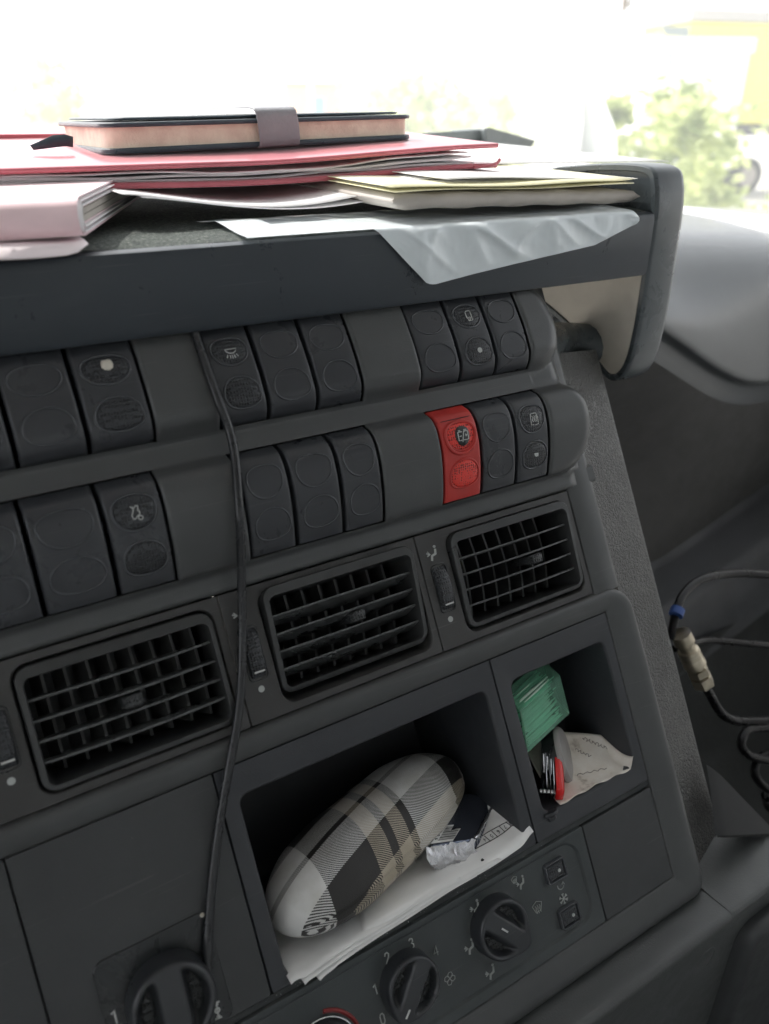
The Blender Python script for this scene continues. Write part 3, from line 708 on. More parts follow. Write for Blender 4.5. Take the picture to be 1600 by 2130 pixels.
def backcut(u):
    dense = []
    for (a, b), (c, d) in zip(lp2, lp2[1:]):
        dense += [(a + (c - a) * k / 12, b + (d - b) * k / 12) for k in range(12)]
    dense.append(lp2[-1])
    i = next((i for i, (v, h) in enumerate(dense) if proj(D(u, v, h))[1] >= 1737), len(dense) - 2)
    d2 = dense[i:]; n = 40
    return [d2[min(len(d2) - 1, round(k * (len(d2) - 1) / (n - 1)))] for k in range(n)]
mb.grid([[D(u, v, h) for v, h in backcut(u)] for u in lin(24, .2928, .60)])
build('passenger_ledge', mb, M['ledge'], dash, ang=80)
mb = MB(); q = [P(1552, 1905, .02), P(1680, 2130, .02)]
fr_ = (q[0][0], q[0][1] + .012, q[1][0] + .05, q[1][1] + .09)
def padl(d, h): return [D(u, v, h - .55 * (v - .345)) for u, v in rr(fr_[0] + d, fr_[1] + d, fr_[2] - d, fr_[3] - d, .016 - d * .5, 6)]
mb.loft([padl(0, -.01), padl(0, .016), padl(.002, .021), padl(.006, .024), padl(.012, .0235)], False, True)
build('ledge_cover', mb, M['panel'], dash, ang=70)

# passenger side of the dashboard
mb = MB()
def crease(X): return .05 - .135 * smoothstep(.50, .86, X) - .02 * smoothstep(.86, 1.3, X)
rows = []
for X in lin(40, .36, 1.6):
    cz = crease(X); top = .1045 - .07 * (X - .66)
    r = [(.62, top + .02), (.46, top + .013), (.36, top + .004), (.315, top - .008), (.285, top - .028)]
    for i in range(6):
        t = (i + 1) / 6; r.append((.285 - .055 * math.sin(t * 1.5), (top - .028) + (cz + .012 - (top - .028)) * t))
    r += [(.229, cz + .005), (.233, cz + .001), (.240, cz - .002), (.243, cz - .008), (.244, cz - .02), (.246, cz - .032)]
    rows.append([Vector((X, y, z)) for y, z in r])
mb.grid(rows); build('passenger_dash_hood', mb, plastic('passenger_dash_plastic', (.075, .080, .082), .26, grain=.10, mott=.03, dust=0, spec=.8, rvar=.01), dash, ang=80)
# concave knee panel below
def PYs(l, Y): return [PY(x, y, Y) for x, y in l]
mb = MB(); rows = []
BX = lin(14, .36, 1.6)
for X in BX:
    zb = -.345 - .0 * X + .10 * smoothstep(.62, 1.1, X)
    cz = crease(X)
    rec = .050 * (1 - smoothstep(.52, .80, X))
    rows.append([Vector((X, .246 + rec * math.sin(math.pi * min(1, t * 1.02)) + .012 * t, cz - .03 + (zb - cz + .03) * t)) for t in lin(14, 0, 1)])
mb.grid(rows); build('knee_panel', mb, plastic('knee_panel_plastic', (.044, .042, .040), .6, grain=.35), dash, ang=80)
mb = MB(); rows = []
for X in BX:
    zb = -.345 + .10 * smoothstep(.62, 1.1, X)
    rows.append([Vector((X, y, zb + z)) for y, z in ((.262, .004), (.256, -.003), (.245, -.008), (.20, -.018), (.185, -.022), (.178, -.030), (.175, -.09), (.165, -.13))])
mb.grid(rows); build('parcel_shelf', mb, M['bin'], dash, ang=80)
# footwell
mb = MB(); mb.grid([[Vector((x, y, z)) for x in lin(8, .357, 1.6)] for y, z in ((.17, -.42), (.15, -.62), (.10, -.66), (-.6, -.68))])
build('footwell', mb, simple('footwell_rubber_mat', (.018, .020, .020), .85, bump=1, bscale=120), dash, ang=70)
# triangular cover behind the ledge
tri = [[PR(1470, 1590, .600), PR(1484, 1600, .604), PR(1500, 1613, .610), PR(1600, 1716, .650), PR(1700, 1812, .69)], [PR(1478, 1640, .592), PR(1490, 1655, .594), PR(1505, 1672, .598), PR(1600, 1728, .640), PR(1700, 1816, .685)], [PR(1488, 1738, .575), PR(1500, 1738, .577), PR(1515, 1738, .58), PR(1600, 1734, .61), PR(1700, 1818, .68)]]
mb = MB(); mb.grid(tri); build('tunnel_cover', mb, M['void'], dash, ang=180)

# ------------------------------------------------------------------ SHELF on top of the dash
SH = root('dashboard_shelf', (.1, .2, .137), 'add-on shelf across the dashboard top with felt mat and rounded end panel', 'shelf')
YL = .045; ZT = .1765; ZB = .1355
sx0, sx1 = -.42, .361
mb = MB(); pr = [(YL + .03, ZB - .002), (YL + .004, ZB - .003), (YL + .001, ZB - .002), (YL, ZB + .001), (YL, ZT - .0045), (YL + .0012, ZT - .0012), (YL + .0045, ZT), (.42, ZT + .000), (.42, ZB + .02), (YL + .03, ZB + .012)]
xs = lin(20, sx0, sx1)
mb.loft([[Vector((x, y, z + .0020 * (1 - (x - sx0) / (sx1 - sx0)) - .004 * (x - sx0 - .34))) for y, z in pr] for x in xs], True, True)
def shz(x): return .0020 * (1 - (x - sx0) / (sx1 - sx0)) - .004 * (x - sx0 - .34)
build('shelf_board', mb, M['shelf'], SH, ang=50)
mb = MB(); rn = random.Random(5)
mb.grid([[Vector((x, y, ZT + shz(x) + (.0018 if 0 < i < 23 else .0003) + rn.uniform(-.0004, .0004))) for x in lin(80, sx0, .358)] for i, y in enumerate(lin(24, YL + .006, .40))])
build('felt_mat', mb, M['carpet'], SH, ang=180)
# end panel, profile in Y/Z extruded along X
ep = spline([(.0475, .188, 0), (.0452, .17, 0), (.0445, .13, 0), (.0448, .095, 0), (.0480, .066, 0), (.0560, .050, 0), (.0680, .0455, 0), (.0830, .0530, 0), (.104, .068, 0), (.135, .082, 0), (.19, .10, 0)], 5) + [Vector(p) for p in ((.235, .125, 0), (.24, .17, 0), (.20, .19, 0), (.150, .2000, 0))] + spline([(.112, .2035, 0), (.085, .2050, 0), (.062, .2045, 0), (.0520, .2000, 0), (.0475, .188, 0)], 5)[:-1]
ep = [(p.x, p.y) for p in ep]
def inset(poly, d):
    n = len(poly); out = []
    area = sum(poly[i][0] * poly[(i + 1) % n][1] - poly[(i + 1) % n][0] * poly[i][1] for i in range(n))
    s = 1 if area > 0 else -1
    for i in range(n):
        (ax, ay), (bx, by) = poly[i - 1], poly[(i + 1) % n]
        dx, dy = bx - ax, by - ay; l = math.hypot(dx, dy) or 1
        out.append((poly[i][0] - dy / l * d * s, poly[i][1] + dx / l * d * s))
    return out
EX0, EX1 = .3615, .394
def epl(d, x, fw=0): return [Vector((x, y, z)) for y, z in inset(ep, d)]
mb = MB()
def skew(lp, k): return [Vector((p.x, p.y - k * 0, p.z)) for p in lp]
mb.loft([epl(.0052, EX0 + .0018), epl(.0046, EX0), epl(.0012, EX0), epl(.0002, EX0 + .0015), epl(0, EX0 + .004), epl(0, EX1 - .006), epl(.0012, EX1 - .002), epl(.004, EX1)], True, True)
build('end_panel', mb, M['endpanel'], SH, ang=50)
mb = MB(); bp_ = [(y, min(z, .171)) for y, z in inset(ep, .0058)]  # beige clipped at shelf height; shade above it is dark panel colour
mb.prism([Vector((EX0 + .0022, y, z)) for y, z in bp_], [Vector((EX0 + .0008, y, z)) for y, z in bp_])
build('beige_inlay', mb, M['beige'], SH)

# ------------------------------------------------------------------ things on the shelf
def curve1(pts):
    def f(x):
        if x <= pts[0][0]: return pts[0][1]
        for (a, b), (c, d) in zip(pts, pts[1:]):
            if x <= c: return b + (d - b) * smoothstep(a, c, x)
        return pts[-1][1]
    return f
def slab(mb, x0, x1, y0, y1, zf0, zf1, t, r=.0015, zb=0, n=10, wav=0, ph=0, zf=None):
    # slab with rounded front edge; zf0/zf1 = front bottom heights at both ends; zb = rise at the back
    rws = []
    for i, x in enumerate(lin(n, x0, x1)):
        z = zf(x) if zf else zf0 + (zf1 - zf0) * i / (n - 1) + wav * math.sin(ph + i * 1.3)
        rws.append([Vector((x, y0 + r, z)), Vector((x, y0 + r * .3, z + r * .3)), Vector((x, y0, z + min(r, t / 2))), Vector((x, y0, z + t - min(r, t / 2))), Vector((x, y0 + r * .3, z + t - r * .3)), Vector((x, y0 + r, z + t)), Vector((x, y1, z + t + zb)), Vector((x, y1, z + zb))])
    mb.loft(rws, True, True); return mb
# red folder
rf = root('document_folder', (.1, .22, .197), 'red document folder bulging with loose papers under the notebook', 'folder')
mb = MB(); slab(mb, -.30, .292, .140, .36, 0, 0, .0034, .0016, n=40, zf=curve1([(-.05, .1984), (.10, .1962), (.285, .2012)])); build('bottom_cover', mb, M['redcover'], rf, ang=50)
mb = MB(); slab(mb, -.30, .2905, .138, .36, 0, 0, .0032, .0015, zb=.010, n=40, zf=curve1([(-.05, .2074), (.085, .2078), (.292, .2147)])); build('top_cover', mb, M['redcover'], rf, ang=50)
mb = MB(); mb.tube(spline([(.270, .1395, .2022), (.283, .139, .2030), (.2905, .139, .2045), (.2935, .139, .2075)], 5), [.0012] * 15 + [.0007], 8); build('curled_corner', mb, M['redcover'], rf)
# papers inside
def sheet(name, rowsfn, nu, nv, mat, th=.0003, label=None, cat='paper', group=None, ang=180, uv=None, base=None):
    mb = MB(); mb.grid([[rowsfn(i / (nu - 1), j / (nv - 1)) for i in range(nu)] for j in range(nv)])
    o = build(name, mb, mat, None, ang=ang, solid=th, flip=False, uv=uv, base=base)
    return tag(o, label, cat, group)
labs = ['crumpled upper sheet inside the red folder', 'thick wavy white sheets in the middle of the red folder', 'lowest white sheets inside the red folder']
for q in range(3):
    mb = MB(); rws = []
    for i, x in enumerate(lin(40, -.28, .276 - .004 * q)):
        t = i / 39
        zc = curve1([(-.05, .2020), (.10, .1998), (.285, .2050)])(x) + q * curve1([(.05, .0019), (.28, .0031)])(x)
        amp = .0006
        w = amp * math.sin(i * .45 + q * 2) + .0004 * math.sin(i * 1.1 + q)
        yy = .144 + .0025 * (2 - q) + .001 * math.sin(i * .3 + q)
        tk = .0013 - .0003 * (q == 2)
        rws.append([Vector((x, yy, zc + w)), Vector((x, yy + .0002, zc + w + tk * .35)), Vector((x, yy - .0006, zc + w + tk * .5)), Vector((x, yy, zc + w + tk)), Vector((x, .34, zc + tk)), Vector((x, .34, zc))])
    mb.loft(rws, True, True)
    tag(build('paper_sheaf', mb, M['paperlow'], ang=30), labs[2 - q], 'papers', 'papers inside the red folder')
# notebook
nb = root('notebook', (.13, .26, .215), 'dark navy notebook with peach page edges and a wide grey elastic strap', 'notebook')
def rrx(x0, y0, x1, y1, r, z0, z1): return [Vector((x, y, z0 + (z1 - z0) * (x - x0) / (x1 - x0))) for x, y in rr(x0, y0, x1, y1, r, 6)]
def plate(mb, x0, y0, x1, y1, r, za, zb, t, e=.0006):
    mb.loft([rrx(x0 + e, y0 + e, x1 - e, y1 - e, r, za, zb), rrx(x0, y0, x1, y1, r, za + e, zb + e), rrx(x0, y0, x1, y1, r, za + t - e, zb + t - e), rrx(x0 + e, y0 + e, x1 - e, y1 - e, r, za + t, zb + t)], True, True)
mb = MB(); plate(mb, .0195, .188, .250, .335, .012, .2138, .2200, .0034); build('back_cover', mb, M['notecover'], nb, ang=50)
mb = MB(); 
mb.loft([rrx(.0235, .1915, .2475, .332, .010, a, b) for a, b in ((.2172, .2234), (.2190, .2252), (.2215, .2275), (.2250, .2308), (.2290, .2340))], True, True); build('page_block', mb, M['pages'], nb, ang=50)
mb = MB(); plate(mb, .0195, .188, .250, .335, .012, .2290, .2340, .0028); build('front_cover', mb, M['notecover'], nb, ang=50)
mb = MB(); plate(mb, .0275, .196, .243, .330, .010, .2330, .2371, .0016); build('cover_flap', mb, M['notecover'], nb, ang=50)
mb = MB(); st = [(.1890, .2168), (.1862, .2180), (.1855, .2215), (.1855, .2330), (.1862, .2382), (.1890, .2402), (.20, .2412), (.33, .2412)]
mb.grid([[Vector((x + .001 * math.sin(k), y, z + (x - .135) * .03)) for k, (y, z) in enumerate(st)] for x in (.1215, .1225, .135, .1505, .1515)]); build('elastic_strap', mb, M['strap'], nb, solid=.0008, flip=False, ang=180)
mb = MB(); mb.grid([[PY(x, y, .21) for x, y in r] for r in (((62, 302), (85, 292), (110, 281), (135, 279), (152, 284)), ((70, 312), (95, 309), (118, 306), (138, 304), (152, 306)))]); build('ribbon_tab', mb, M['notecover'], nb, solid=.0008, flip=False)
# folder further back
mb = MB(); slab(mb, -.35, .03, .36, .50, .2105, .2105, .0075, .003); rb = root('binder', (-.1, .4, .2), 'red edged binder lying behind the notebook at the left', 'binder'); build('dark_edge', mb, M['notecover'], rb)
mb = MB(); slab(mb, -.35, .03, .352, .50, .2182, .2182, .0055, .002); build('red_cover', mb, M['redcover'], rb)
# pink folder at the left with its rolled open end
pk = root('pink_folder', (-.15, .14, .178), 'thick pink folder of rolled papers at the left under the red folder', 'folder')
def slabprof(d, n=8):
    y0, y1, z0, z1 = .0445 + d, .30 - d, .1846 + d, .2022 - d; r = max(.0008, .0084 - d * .9)
    return [(x, y) for x, y in rr(y0, z0, y1, z1, r, n)]
mb = MB(); 
def ex(y, b=-.030): return b + (y - .045) * .42
mb.loft([[Vector((-.42, y, z)) for y, z in slabprof(0)], [Vector((ex(y), y, z)) for y, z in slabprof(0)], [Vector((ex(y) - .001, y, z)) for y, z in slabprof(.0012)], [Vector((ex(y) - .015, y, z)) for y, z in slabprof(.0013)]], True, False)
build('pink_cover', mb, M['pink'], pk, ang=60)
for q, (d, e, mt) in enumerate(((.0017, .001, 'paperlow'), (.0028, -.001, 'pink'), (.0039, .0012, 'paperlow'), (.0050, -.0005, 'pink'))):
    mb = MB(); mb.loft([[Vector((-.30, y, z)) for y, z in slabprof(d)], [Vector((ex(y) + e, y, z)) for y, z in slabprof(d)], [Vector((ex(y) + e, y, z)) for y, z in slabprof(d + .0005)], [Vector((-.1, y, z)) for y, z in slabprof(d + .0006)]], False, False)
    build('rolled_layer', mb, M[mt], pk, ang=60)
mb = MB(); mb.loft([[Vector((-.3, y, z)) for y, z in slabprof(.0060)], [Vector((ex(y) - .0005, y, z)) for y, z in slabprof(.0060)]], True, True); build('paper_core', mb, M['grey_env'], pk, ang=60)
def pinkflap(s, t):
    x = -.42 + s * .393
    yf = .040 - .006 * (1 - s) + .004 * math.sin(s * 26) * smoothstep(.4, 1, s)
    z0 = ZT + .0052 + .0012 * math.sin(s * 30) * t + (.0015 if t < .9 else -.001) - .0 * t
    if t <= .8: return Vector((x, .20 + (yf - .20) * t / .8, z0))
    k = (t - .8) / .2
    return Vector((x - .012 * k * s, yf - .004 * k, z0 - .006 * k * (1.2 - s)))
sheet('pink_sheet', pinkflap, 60, 12, simple('pale_pink_paper', (.95, .84, .86), .6, mott=.03), .0005, 'pink sheet sagging over the shelf edge at the far left', 'paper')
# curved white sheets between red folder and felt
def ws1(s, t):
    x = .005 + s * .215; return Vector((x, .102 + .20 * t, .1985 - .0115 * math.sin(math.pi * min(1, s * 1.08)) ** 1.3 + .001 * s - .0005 + .002 * t))
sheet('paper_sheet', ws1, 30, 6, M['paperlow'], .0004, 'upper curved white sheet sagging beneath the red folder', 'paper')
def ws2(s, t):
    x = .015 + s * .215; return Vector((x, .0985 + .20 * t, .1962 - .0112 * math.sin(math.pi * min(1, s * 1.04)) ** 1.2 + .0012 * s + .002 * t))
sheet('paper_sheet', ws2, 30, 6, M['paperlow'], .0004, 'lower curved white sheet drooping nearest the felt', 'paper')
# right hand stack: padded envelope, yellow folder, white sheets
mb = MB(); rws = []
for i, x in enumerate(lin(46, .150, .3575)):
    t = i / 45; e = min(1, min(t, 1 - t) / .05); e = math.sqrt(max(0.05, 1 - (1 - e) ** 2))
    zc = .1905 - .0058 * t; hz = (.0044 + .0004 * math.sin(i * .7)) * e
    wr = .0005 * math.sin(i * 1.9) * e
    rws.append([Vector((x, .0610 + wr, zc - hz)), Vector((x, .0588 + wr, zc - hz * .6)), Vector((x, .0580 + wr, zc)), Vector((x, .0588 - wr, zc + hz * .6)), Vector((x, .0610, zc + hz)), Vector((x, .20, zc + hz + .002)), Vector((x, .20, zc - hz))])
mb.loft(rws, True, True); tag(build('padded_envelope', mb, M['grey_env'], ang=60), 'beige grey padded envelope under the yellow folder at the right', 'envelope')
def yf(d, dz, w):
    def f(s, t):
        x = .150 + s * .2085; z = .1968 + dz - .0030 * s + .0006 * math.sin(s * 9 + d) + (.0012 * smoothstep(.85, 1, s) if d else 0)
        return Vector((x, .0560 + d * .002 + .002 * math.sin(s * 5 + d * 2) + w * smoothstep(.93, 1, s) + t * .16, z + .003 * t))
    return f
yl = root('yellow_folder', (.25, .13, .196), 'pale yellow card folder on the padded envelope', 'folder')
for d, dz, w in ((0, -.0008, .012), (1, .0012, .004)):
    f = yf(d, dz, w); mb = MB(); mb.grid([[f(i / 39, j / 5) for i in range(40)] for j in range(6)]); build('card_leaf', mb, M['yellow'], yl, ang=180, solid=.0004, flip=False)
def whs(s, t):
    x = .200 + s * .155; return Vector((x, .075 + t * .20 - .03 * s * (1 - t) * 0, .1990 + .0035 * t - .0018 * s + .0015 * math.sin(s * 4 + 1)))
sheet('paper_sheet', whs, 20, 8, M['paper'], .0004, 'bright white sheet on top of the yellow folder', 'paper')
def whs2(s, t):
    x = .280 + s * .27; return Vector((x, .20 + t * .30, .2010 + .010 * t - .004 * s))
sheet('paper_sheet', whs2, 14, 8, M['paper'], .0004, 'sunlit white sheet lying behind the yellow folder', 'paper')
# plastic sleeve draped over the lip
rn = random.Random(11)
NS, NT = 120, 60
wr = [[0] * NS for _ in range(NT)]
ws = [(rn.choice((-1, 1)) * rn.uniform(.3, 1.2) * 45, rn.uniform(-1, 1) * 80, rn.uniform(0, 6.3), rn.uniform(.3, 1)) for _ in range(6)]
def wrk(x, q):
    s = 0
    for a, b, c, w in ws: s += w * (1 - abs(math.sin(a * x + b * q + c + 0.5 * math.sin(40 * q + c * 3 + 18 * x)))) ** 5
    return s
def hanglen(x):
    pts = [(.05, .0015), (.1295, .0015), (.1315, .004), (.1495, .0215), (.1635, .0350), (.1690, .0360), (.200, .0322), (.2310, .0290), (.3020, .0222), (.3360, .0118), (.345, .0105)]
    for (a, b), (c, d) in zip(pts, pts[1:]):
        if a <= x <= c: return b + (d - b) * (x - a) / (c - a)
    return .001
mb = MB(); rws = []
for j in range(NT):
    t = j / (NT - 1); row = []
    for i in range(NS):
        x = .0522 + (.3385 - .0522) * i / (NS - 1)
        hl = hanglen(x)
        if t < .4:
            q = t / .4; y = .125 + (YL + .001 - .125) * q
            z = ZT + shz(x) + .0024 + .0004 * wrk(x, y) * min(1, (1 - q) * 4 + .3)
            z += .0035 * math.exp(-((x - .325) / .014) ** 2) * math.exp(-((y - .075) / .02) ** 2)
            if x < .08: z += .003 * math.exp(-((y - .09) / .02) ** 2)
            row.append(Vector((x, y, z)))
        else:
            q = (t - .4) / .6; d = hl * q; r = .0035
            if d < r * 1.57: a = d / r; y = YL + .001 - r * math.sin(a) * .9 ; z = ZT + shz(x) + .0024 - r * (1 - math.cos(a))
            else: y = YL + .001 - r * .9 - .10 * (d - r * 1.57); z = ZT + shz(x) + .0024 - r - (d - r * 1.57)
            y -= .0028 * wrk(x, z) * min(1, d / .006) * (1 - .85 * q ** 5) - .001
            row.append(Vector((x, y, z)))
    rws.append(row)
mb.grid(rws)
tag(build('plastic_sleeve', mb, M['sleeve'], ang=180, flip=False), 'crinkled silvery plastic sleeve drooping over the shelf edge', 'plastic sleeve')

# ------------------------------------------------------------------ cable over the console
cpx = [(392, 650, .020), (408, 700, .0235), (430, 765, .0275), (455, 835, .0300), (476, 890, .0275), (488, 945, .0280), (494, 1010, .0300), (499, 1080, .0290), (502, 1160, .0190), (503, 1240, .0110), (504, 1330, .0062), (502, 1420, .0050), (494, 1500, .0058), (478, 1590, .0062), (462, 1680, .0040), (449, 1770, .0032), (439, 1860, .0032), (433, 1950, .0042), (430, 2040, .0070), (428, 2140, .0100), (426, 2220, .010)]
mb = MB(); mb.tube(spline([PD(x, y, h) for x, y, h in cpx], 6), .0025, 12)
tag(build('power_cable', mb, M['cable'], ang=180), 'thin black cable hanging down across the switches, vents and blank panel', 'cable')

# ------------------------------------------------------------------ glasses case
def plaid():
    m, nt, b = newmat('plaid_fabric'); uvn = nt.nodes.new('ShaderNodeUVMap').outputs[0]
    sep = nt.nodes.new('ShaderNodeSeparateXYZ'); nt.links.new(uvn, sep.inputs[0])
    K = (.020, .019, .018); Wt = (.62, .62, .61); Be = (.44, .39, .31)
    warp = ramp(nt, sep.outputs[0], [(0, K), (.03, Wt), (.19, K), (.385, Be), (.450, K), (.485, Be), (.545, K), (.575, Wt), (.80, Wt), (.82, K), (.92, Wt)], 'CONSTANT')
    weft = ramp(nt, sep.outputs[1], [(0, Be), (.06, Be), (.10, Be), (.13, K), (.33, Wt), (.54, K), (.58, Wt), (.72, K), (.88, Wt)], 'CONSTANT')
    ad = nd(nt, 'ShaderNodeMath', _operation='ADD'); s1 = nd(nt, 'ShaderNodeMath', _operation='MULTIPLY'); s1.inputs[1].default_value = 150.
    s2 = nd(nt, 'ShaderNodeMath', _operation='MULTIPLY'); s2.inputs[1].default_value = 95.
    nt.links.new(sep.outputs[0], s1.inputs[0]); nt.links.new(sep.outputs[1], s2.inputs[0]); nt.links.new(s1.outputs[0], ad.inputs[0]); nt.links.new(s2.outputs[0], ad.inputs[1])
    fr = nd(nt, 'ShaderNodeMath', _operation='FRACT'); dv = nd(nt, 'ShaderNodeMath', _operation='MULTIPLY'); dv.inputs[1].default_value = .85
    nt.links.new(ad.outputs[0], dv.inputs[0]); nt.links.new(dv.outputs[0], fr.inputs[0])
    gt = nd(nt, 'ShaderNodeMath', _operation='GREATER_THAN'); gt.inputs[1].default_value = .5; nt.links.new(fr.outputs[0], gt.inputs[0])
    col = mixc(nt, gt.outputs[0], warp.outputs[0], weft.outputs[0])
    c = coords(nt); n = nd(nt, 'ShaderNodeTexNoise', Scale=60., Detail=4.); nt.links.new(c, n.inputs['Vector'])
    r = ramp(nt, n.outputs[0], [(.3, (.82, .81, .78)), (.6, (1, 1, 1))])
    col = mixc(nt, 1, col, r.outputs[0], 'MULTIPLY')
    nt.links.new(col, b.inputs['Base Color']); b.inputs['Roughness'].default_value = .5
    n2 = nd(nt, 'ShaderNodeTexNoise', Scale=1500., Detail=2.); nt.links.new(c, n2.inputs['Vector']); bumpn(nt, b, n2.outputs[0], .5, .0006)
    return m
M['plaid'] = plaid()
A = D(-.0120, .1935, -.0125); B = D(.1475, .1745, -.0640)
ax = (B - A); LEN = ax.length; ax.normalize()
upn = D(0, -1, 0); upn = (upn - ax * upn.dot(ax)).normalized(); sd = ax.cross(upn)
if sd.dot(D(0, 0, 1)) < 0: sd = -sd     # towards the viewer
ctr = (A + B) / 2 + upn * .0022 - sd * .0012
def casept(t, a, k=1.0):
    # t along -1..1, a around; slightly banana shaped with a flatter bottom
    e = (1 - abs(t) ** (3.6 if t < 0 else 2.9)) ** .5 if abs(t) < 1 else 0
    w = .0345 * e * (1 + .02 * t); hh = .0300 * e
    c, s = math.cos(a), math.sin(a)
    x = math.copysign(abs(c) ** .82, c) * w; z = math.copysign(abs(s) ** .9, s) * hh * (1 if s > 0 else .72)
    return ctr + ax * (t * LEN / 2) + sd * (x * k) + upn * (z * k + .006 * (1 - t * t) * 0)
mb = MB(); ts = [math.sin(math.pi / 2 * q) for q in lin(61, -.999, .999)]
rws = []
SEAMA = -.16
for t in ts:
    rw = []
    for i in range(64):
        a = 2 * math.pi * i / 64
        d = abs((a - SEAMA + math.pi) % (2 * math.pi) - math.pi)
        g = 1 - .085 * math.exp(-(d / .045) ** 2) + .05 * math.exp(-((d - .12) / .07) ** 2) + .010 * math.sin(t * 7 + a * 2) + .006 * math.sin(t * 17 - a * 3)
        rw.append(casept(t, a, g))
    rws.append(rw)
mb.loft(rws, True, True)
def caseuv(c):
    u, v, h = invD(c)
    # pattern runs across the console width (warp) and round the case (weft)
    q = (c - ctr); zz = q.dot(upn); xx = q.dot(sd); a = math.atan2(zz / .026, xx / .0345)
    p = (u + .018 + h * -.10) / .178
    f = .40 - .30 * (xx / .0345) + .20 * (zz / .0285) - (u - .07) * 1.2
    return (max(.001, min(.999, p)), max(.001, min(.999, f)))
gc = tag(build('glasses_case', mb, M['plaid'], ang=180, uv=caseuv), 'padded glasses case in black, white and beige plaid lying in the wide bin', 'glasses case')

# sheets under the case
def binrow(pts0, pts1, name, lab, mat, group=None, sag=.0, hh=None):
    def f(s, t):
        def interp(pts):
            k = s * (len(pts) - 1); i = min(int(k), len(pts) - 2); w = k - i
            return Vector(pts[i]) * (1 - w) + Vector(pts[i + 1]) * w
        p = interp(pts0).lerp(interp(pts1), t); u, v, h = p
        return D(u, v - sag * math.sin(s * 17) * (1 - t), h)
    return sheet(name, f, 40, 12, mat, .0003, lab, 'paper', group)
binrow([(-.0175, .2130, .0075), (-.006, .2132, .0065), (.05, .2112, .004), (.10, .2108, .003)], [(-.015, .2040, -.05), (.03, .2040, -.06), (.06, .2030, -.07), (.12, .2030, -.08)], 'paper_sheet', 'topmost crumpled white sheet poking out at the left under the glasses case', M['paper'], sag=.0006)
binrow([(-.0105, .2165, .0085), (.000, .2150, .0072), (.06, .2125, .0050), (.13, .2118, .004)], [(-.012, .2062, -.05), (.03, .2062, -.06), (.06, .2050, -.07), (.12, .2050, -.08)], 'paper_sheet', 'middle white sheet fanned out at the left under the glasses case', M['paper'], sag=.0004)
binrow([(-.0020, .2190, .0082), (.010, .2165, .0072), (.07, .2138, .0052), (.11, .2130, .0045)], [(-.01, .2082, -.05), (.03, .2082, -.06), (.06, .2072, -.07), (.12, .2072, -.08)], 'paper_sheet', 'lowest white sheet whose corner overhangs the bin edge at the left', M['paper'], sag=.0003)
# printed form sheet on the right
FA, FB, FC, FE = D(.030, .2110, .0030), D(.1600, .2098, .0025), D(.1535, .1930, -.034), D(.060, .2000, -.070)
def form(s, t):
    p = FA.lerp(FB, s).lerp(FE.lerp(FC, s), t); p = p + upn * (.0016 * math.sin(s * 7) * (1 - t) + (.004 * smoothstep(.9, 1, s) * (1 - t)))
    if t < .05: p = p - D(0, -.0025, 0)
    return p
fm = sheet('printed_form', form, 40, 16, M['paper'], .0003, 'white printed form with numbered boxes beneath the foil pack', 'paper')
from mathutils.bvhtree import BVHTree
def caster(o):
    bv = BVHTree.FromPolygons([v.co + o.location for v in o.data.vertices], [tuple(q.vertices) for q in o.data.polygons])
    def hit(x, y, lift=.0006):
        r = _rayw(x, y).normalized(); q = bv.ray_cast(CAMW, r)
        return q[0] - r * lift if q[0] else None
    return hit
fh_ = caster(fm); mbf = MB()
def ink(pts, r):
    q = [fh_(x, y) for x, y in pts]; q = [w for w in q if w]
    if len(q) > 1: mbf.tube(q, r, 5)
ink([(985, 1768), (998, 1761), (1021, 1749), (1035, 1741), (1048, 1732), (1058, 1724), (1064, 1718), (1076, 1716)], .00030)
ink([(1000, 1741), (1015, 1731), (1026, 1725), (1037, 1719), (1046, 1714), (1056, 1709)], .00026)
for a_, b_ in (((1008, 1739), (1021, 1750)), ((1023, 1729), (1036, 1741)), ((1039, 1719), (1050, 1730)), ((1052, 1710), (1064, 1718))): ink([a_, b_], .00026)
for (x, y), ch in zip(((1009, 1747), (1023, 1739), (1037, 1730), (1051, 1720), (1062, 1712)), '45678'):
    ca_, sa_ = math.cos(2.5), math.sin(2.5)
    for st in ICON[ch]: ink([(x + (a_ * ca_ - b_ * sa_) * 4.2, y + (a_ * sa_ + b_ * ca_) * 3.6) for a_, b_ in st], .00020)
build('form_print', mbf, M['black'], fm)
fm_spot = MB(); c0 = D(.118, .2088, .002) + upn * .0012
fm_spot.loft([[c0 + (ax * math.cos(t) + sd * math.sin(t)) * r + upn * h for t in [i * math.pi / 5 for i in range(10)]] for r, h in ((.0012, 0), (.0006, .0009))], True, True); build('ink_spot', fm_spot, M['black'], fm)

# foil pack
def navyfilm():
    m, nt, b = newmat('navy_film'); c = coords(nt)
    b.inputs['Base Color'].default_value = (.15, .17, .22, 1); b.inputs['Metallic'].default_value = .8; b.inputs['Roughness'].default_value = .22
    n = nd(nt, 'ShaderNodeTexNoise', Scale=90., Detail=5.); nt.links.new(c, n.inputs['Vector']); bumpn(nt, b, n.outputs[0], .35, .002); return m
def meshfilm():
    m, nt, b = newmat('silver_mesh_film'); c = coords(nt)
    v = nd(nt, 'ShaderNodeTexVoronoi', Scale=330., Randomness=.4, _feature='DISTANCE_TO_EDGE'); nt.links.new(c, v.inputs['Vector'])
    r = ramp(nt, v.outputs['Distance'], [(.04, (.5, .52, .56)), (.10, (.05, .06, .09))]); nt.links.new(r.outputs[0], b.inputs['Base Color']); b.inputs['Roughness'].default_value = .3; b.inputs['Metallic'].default_value = .4
    return m
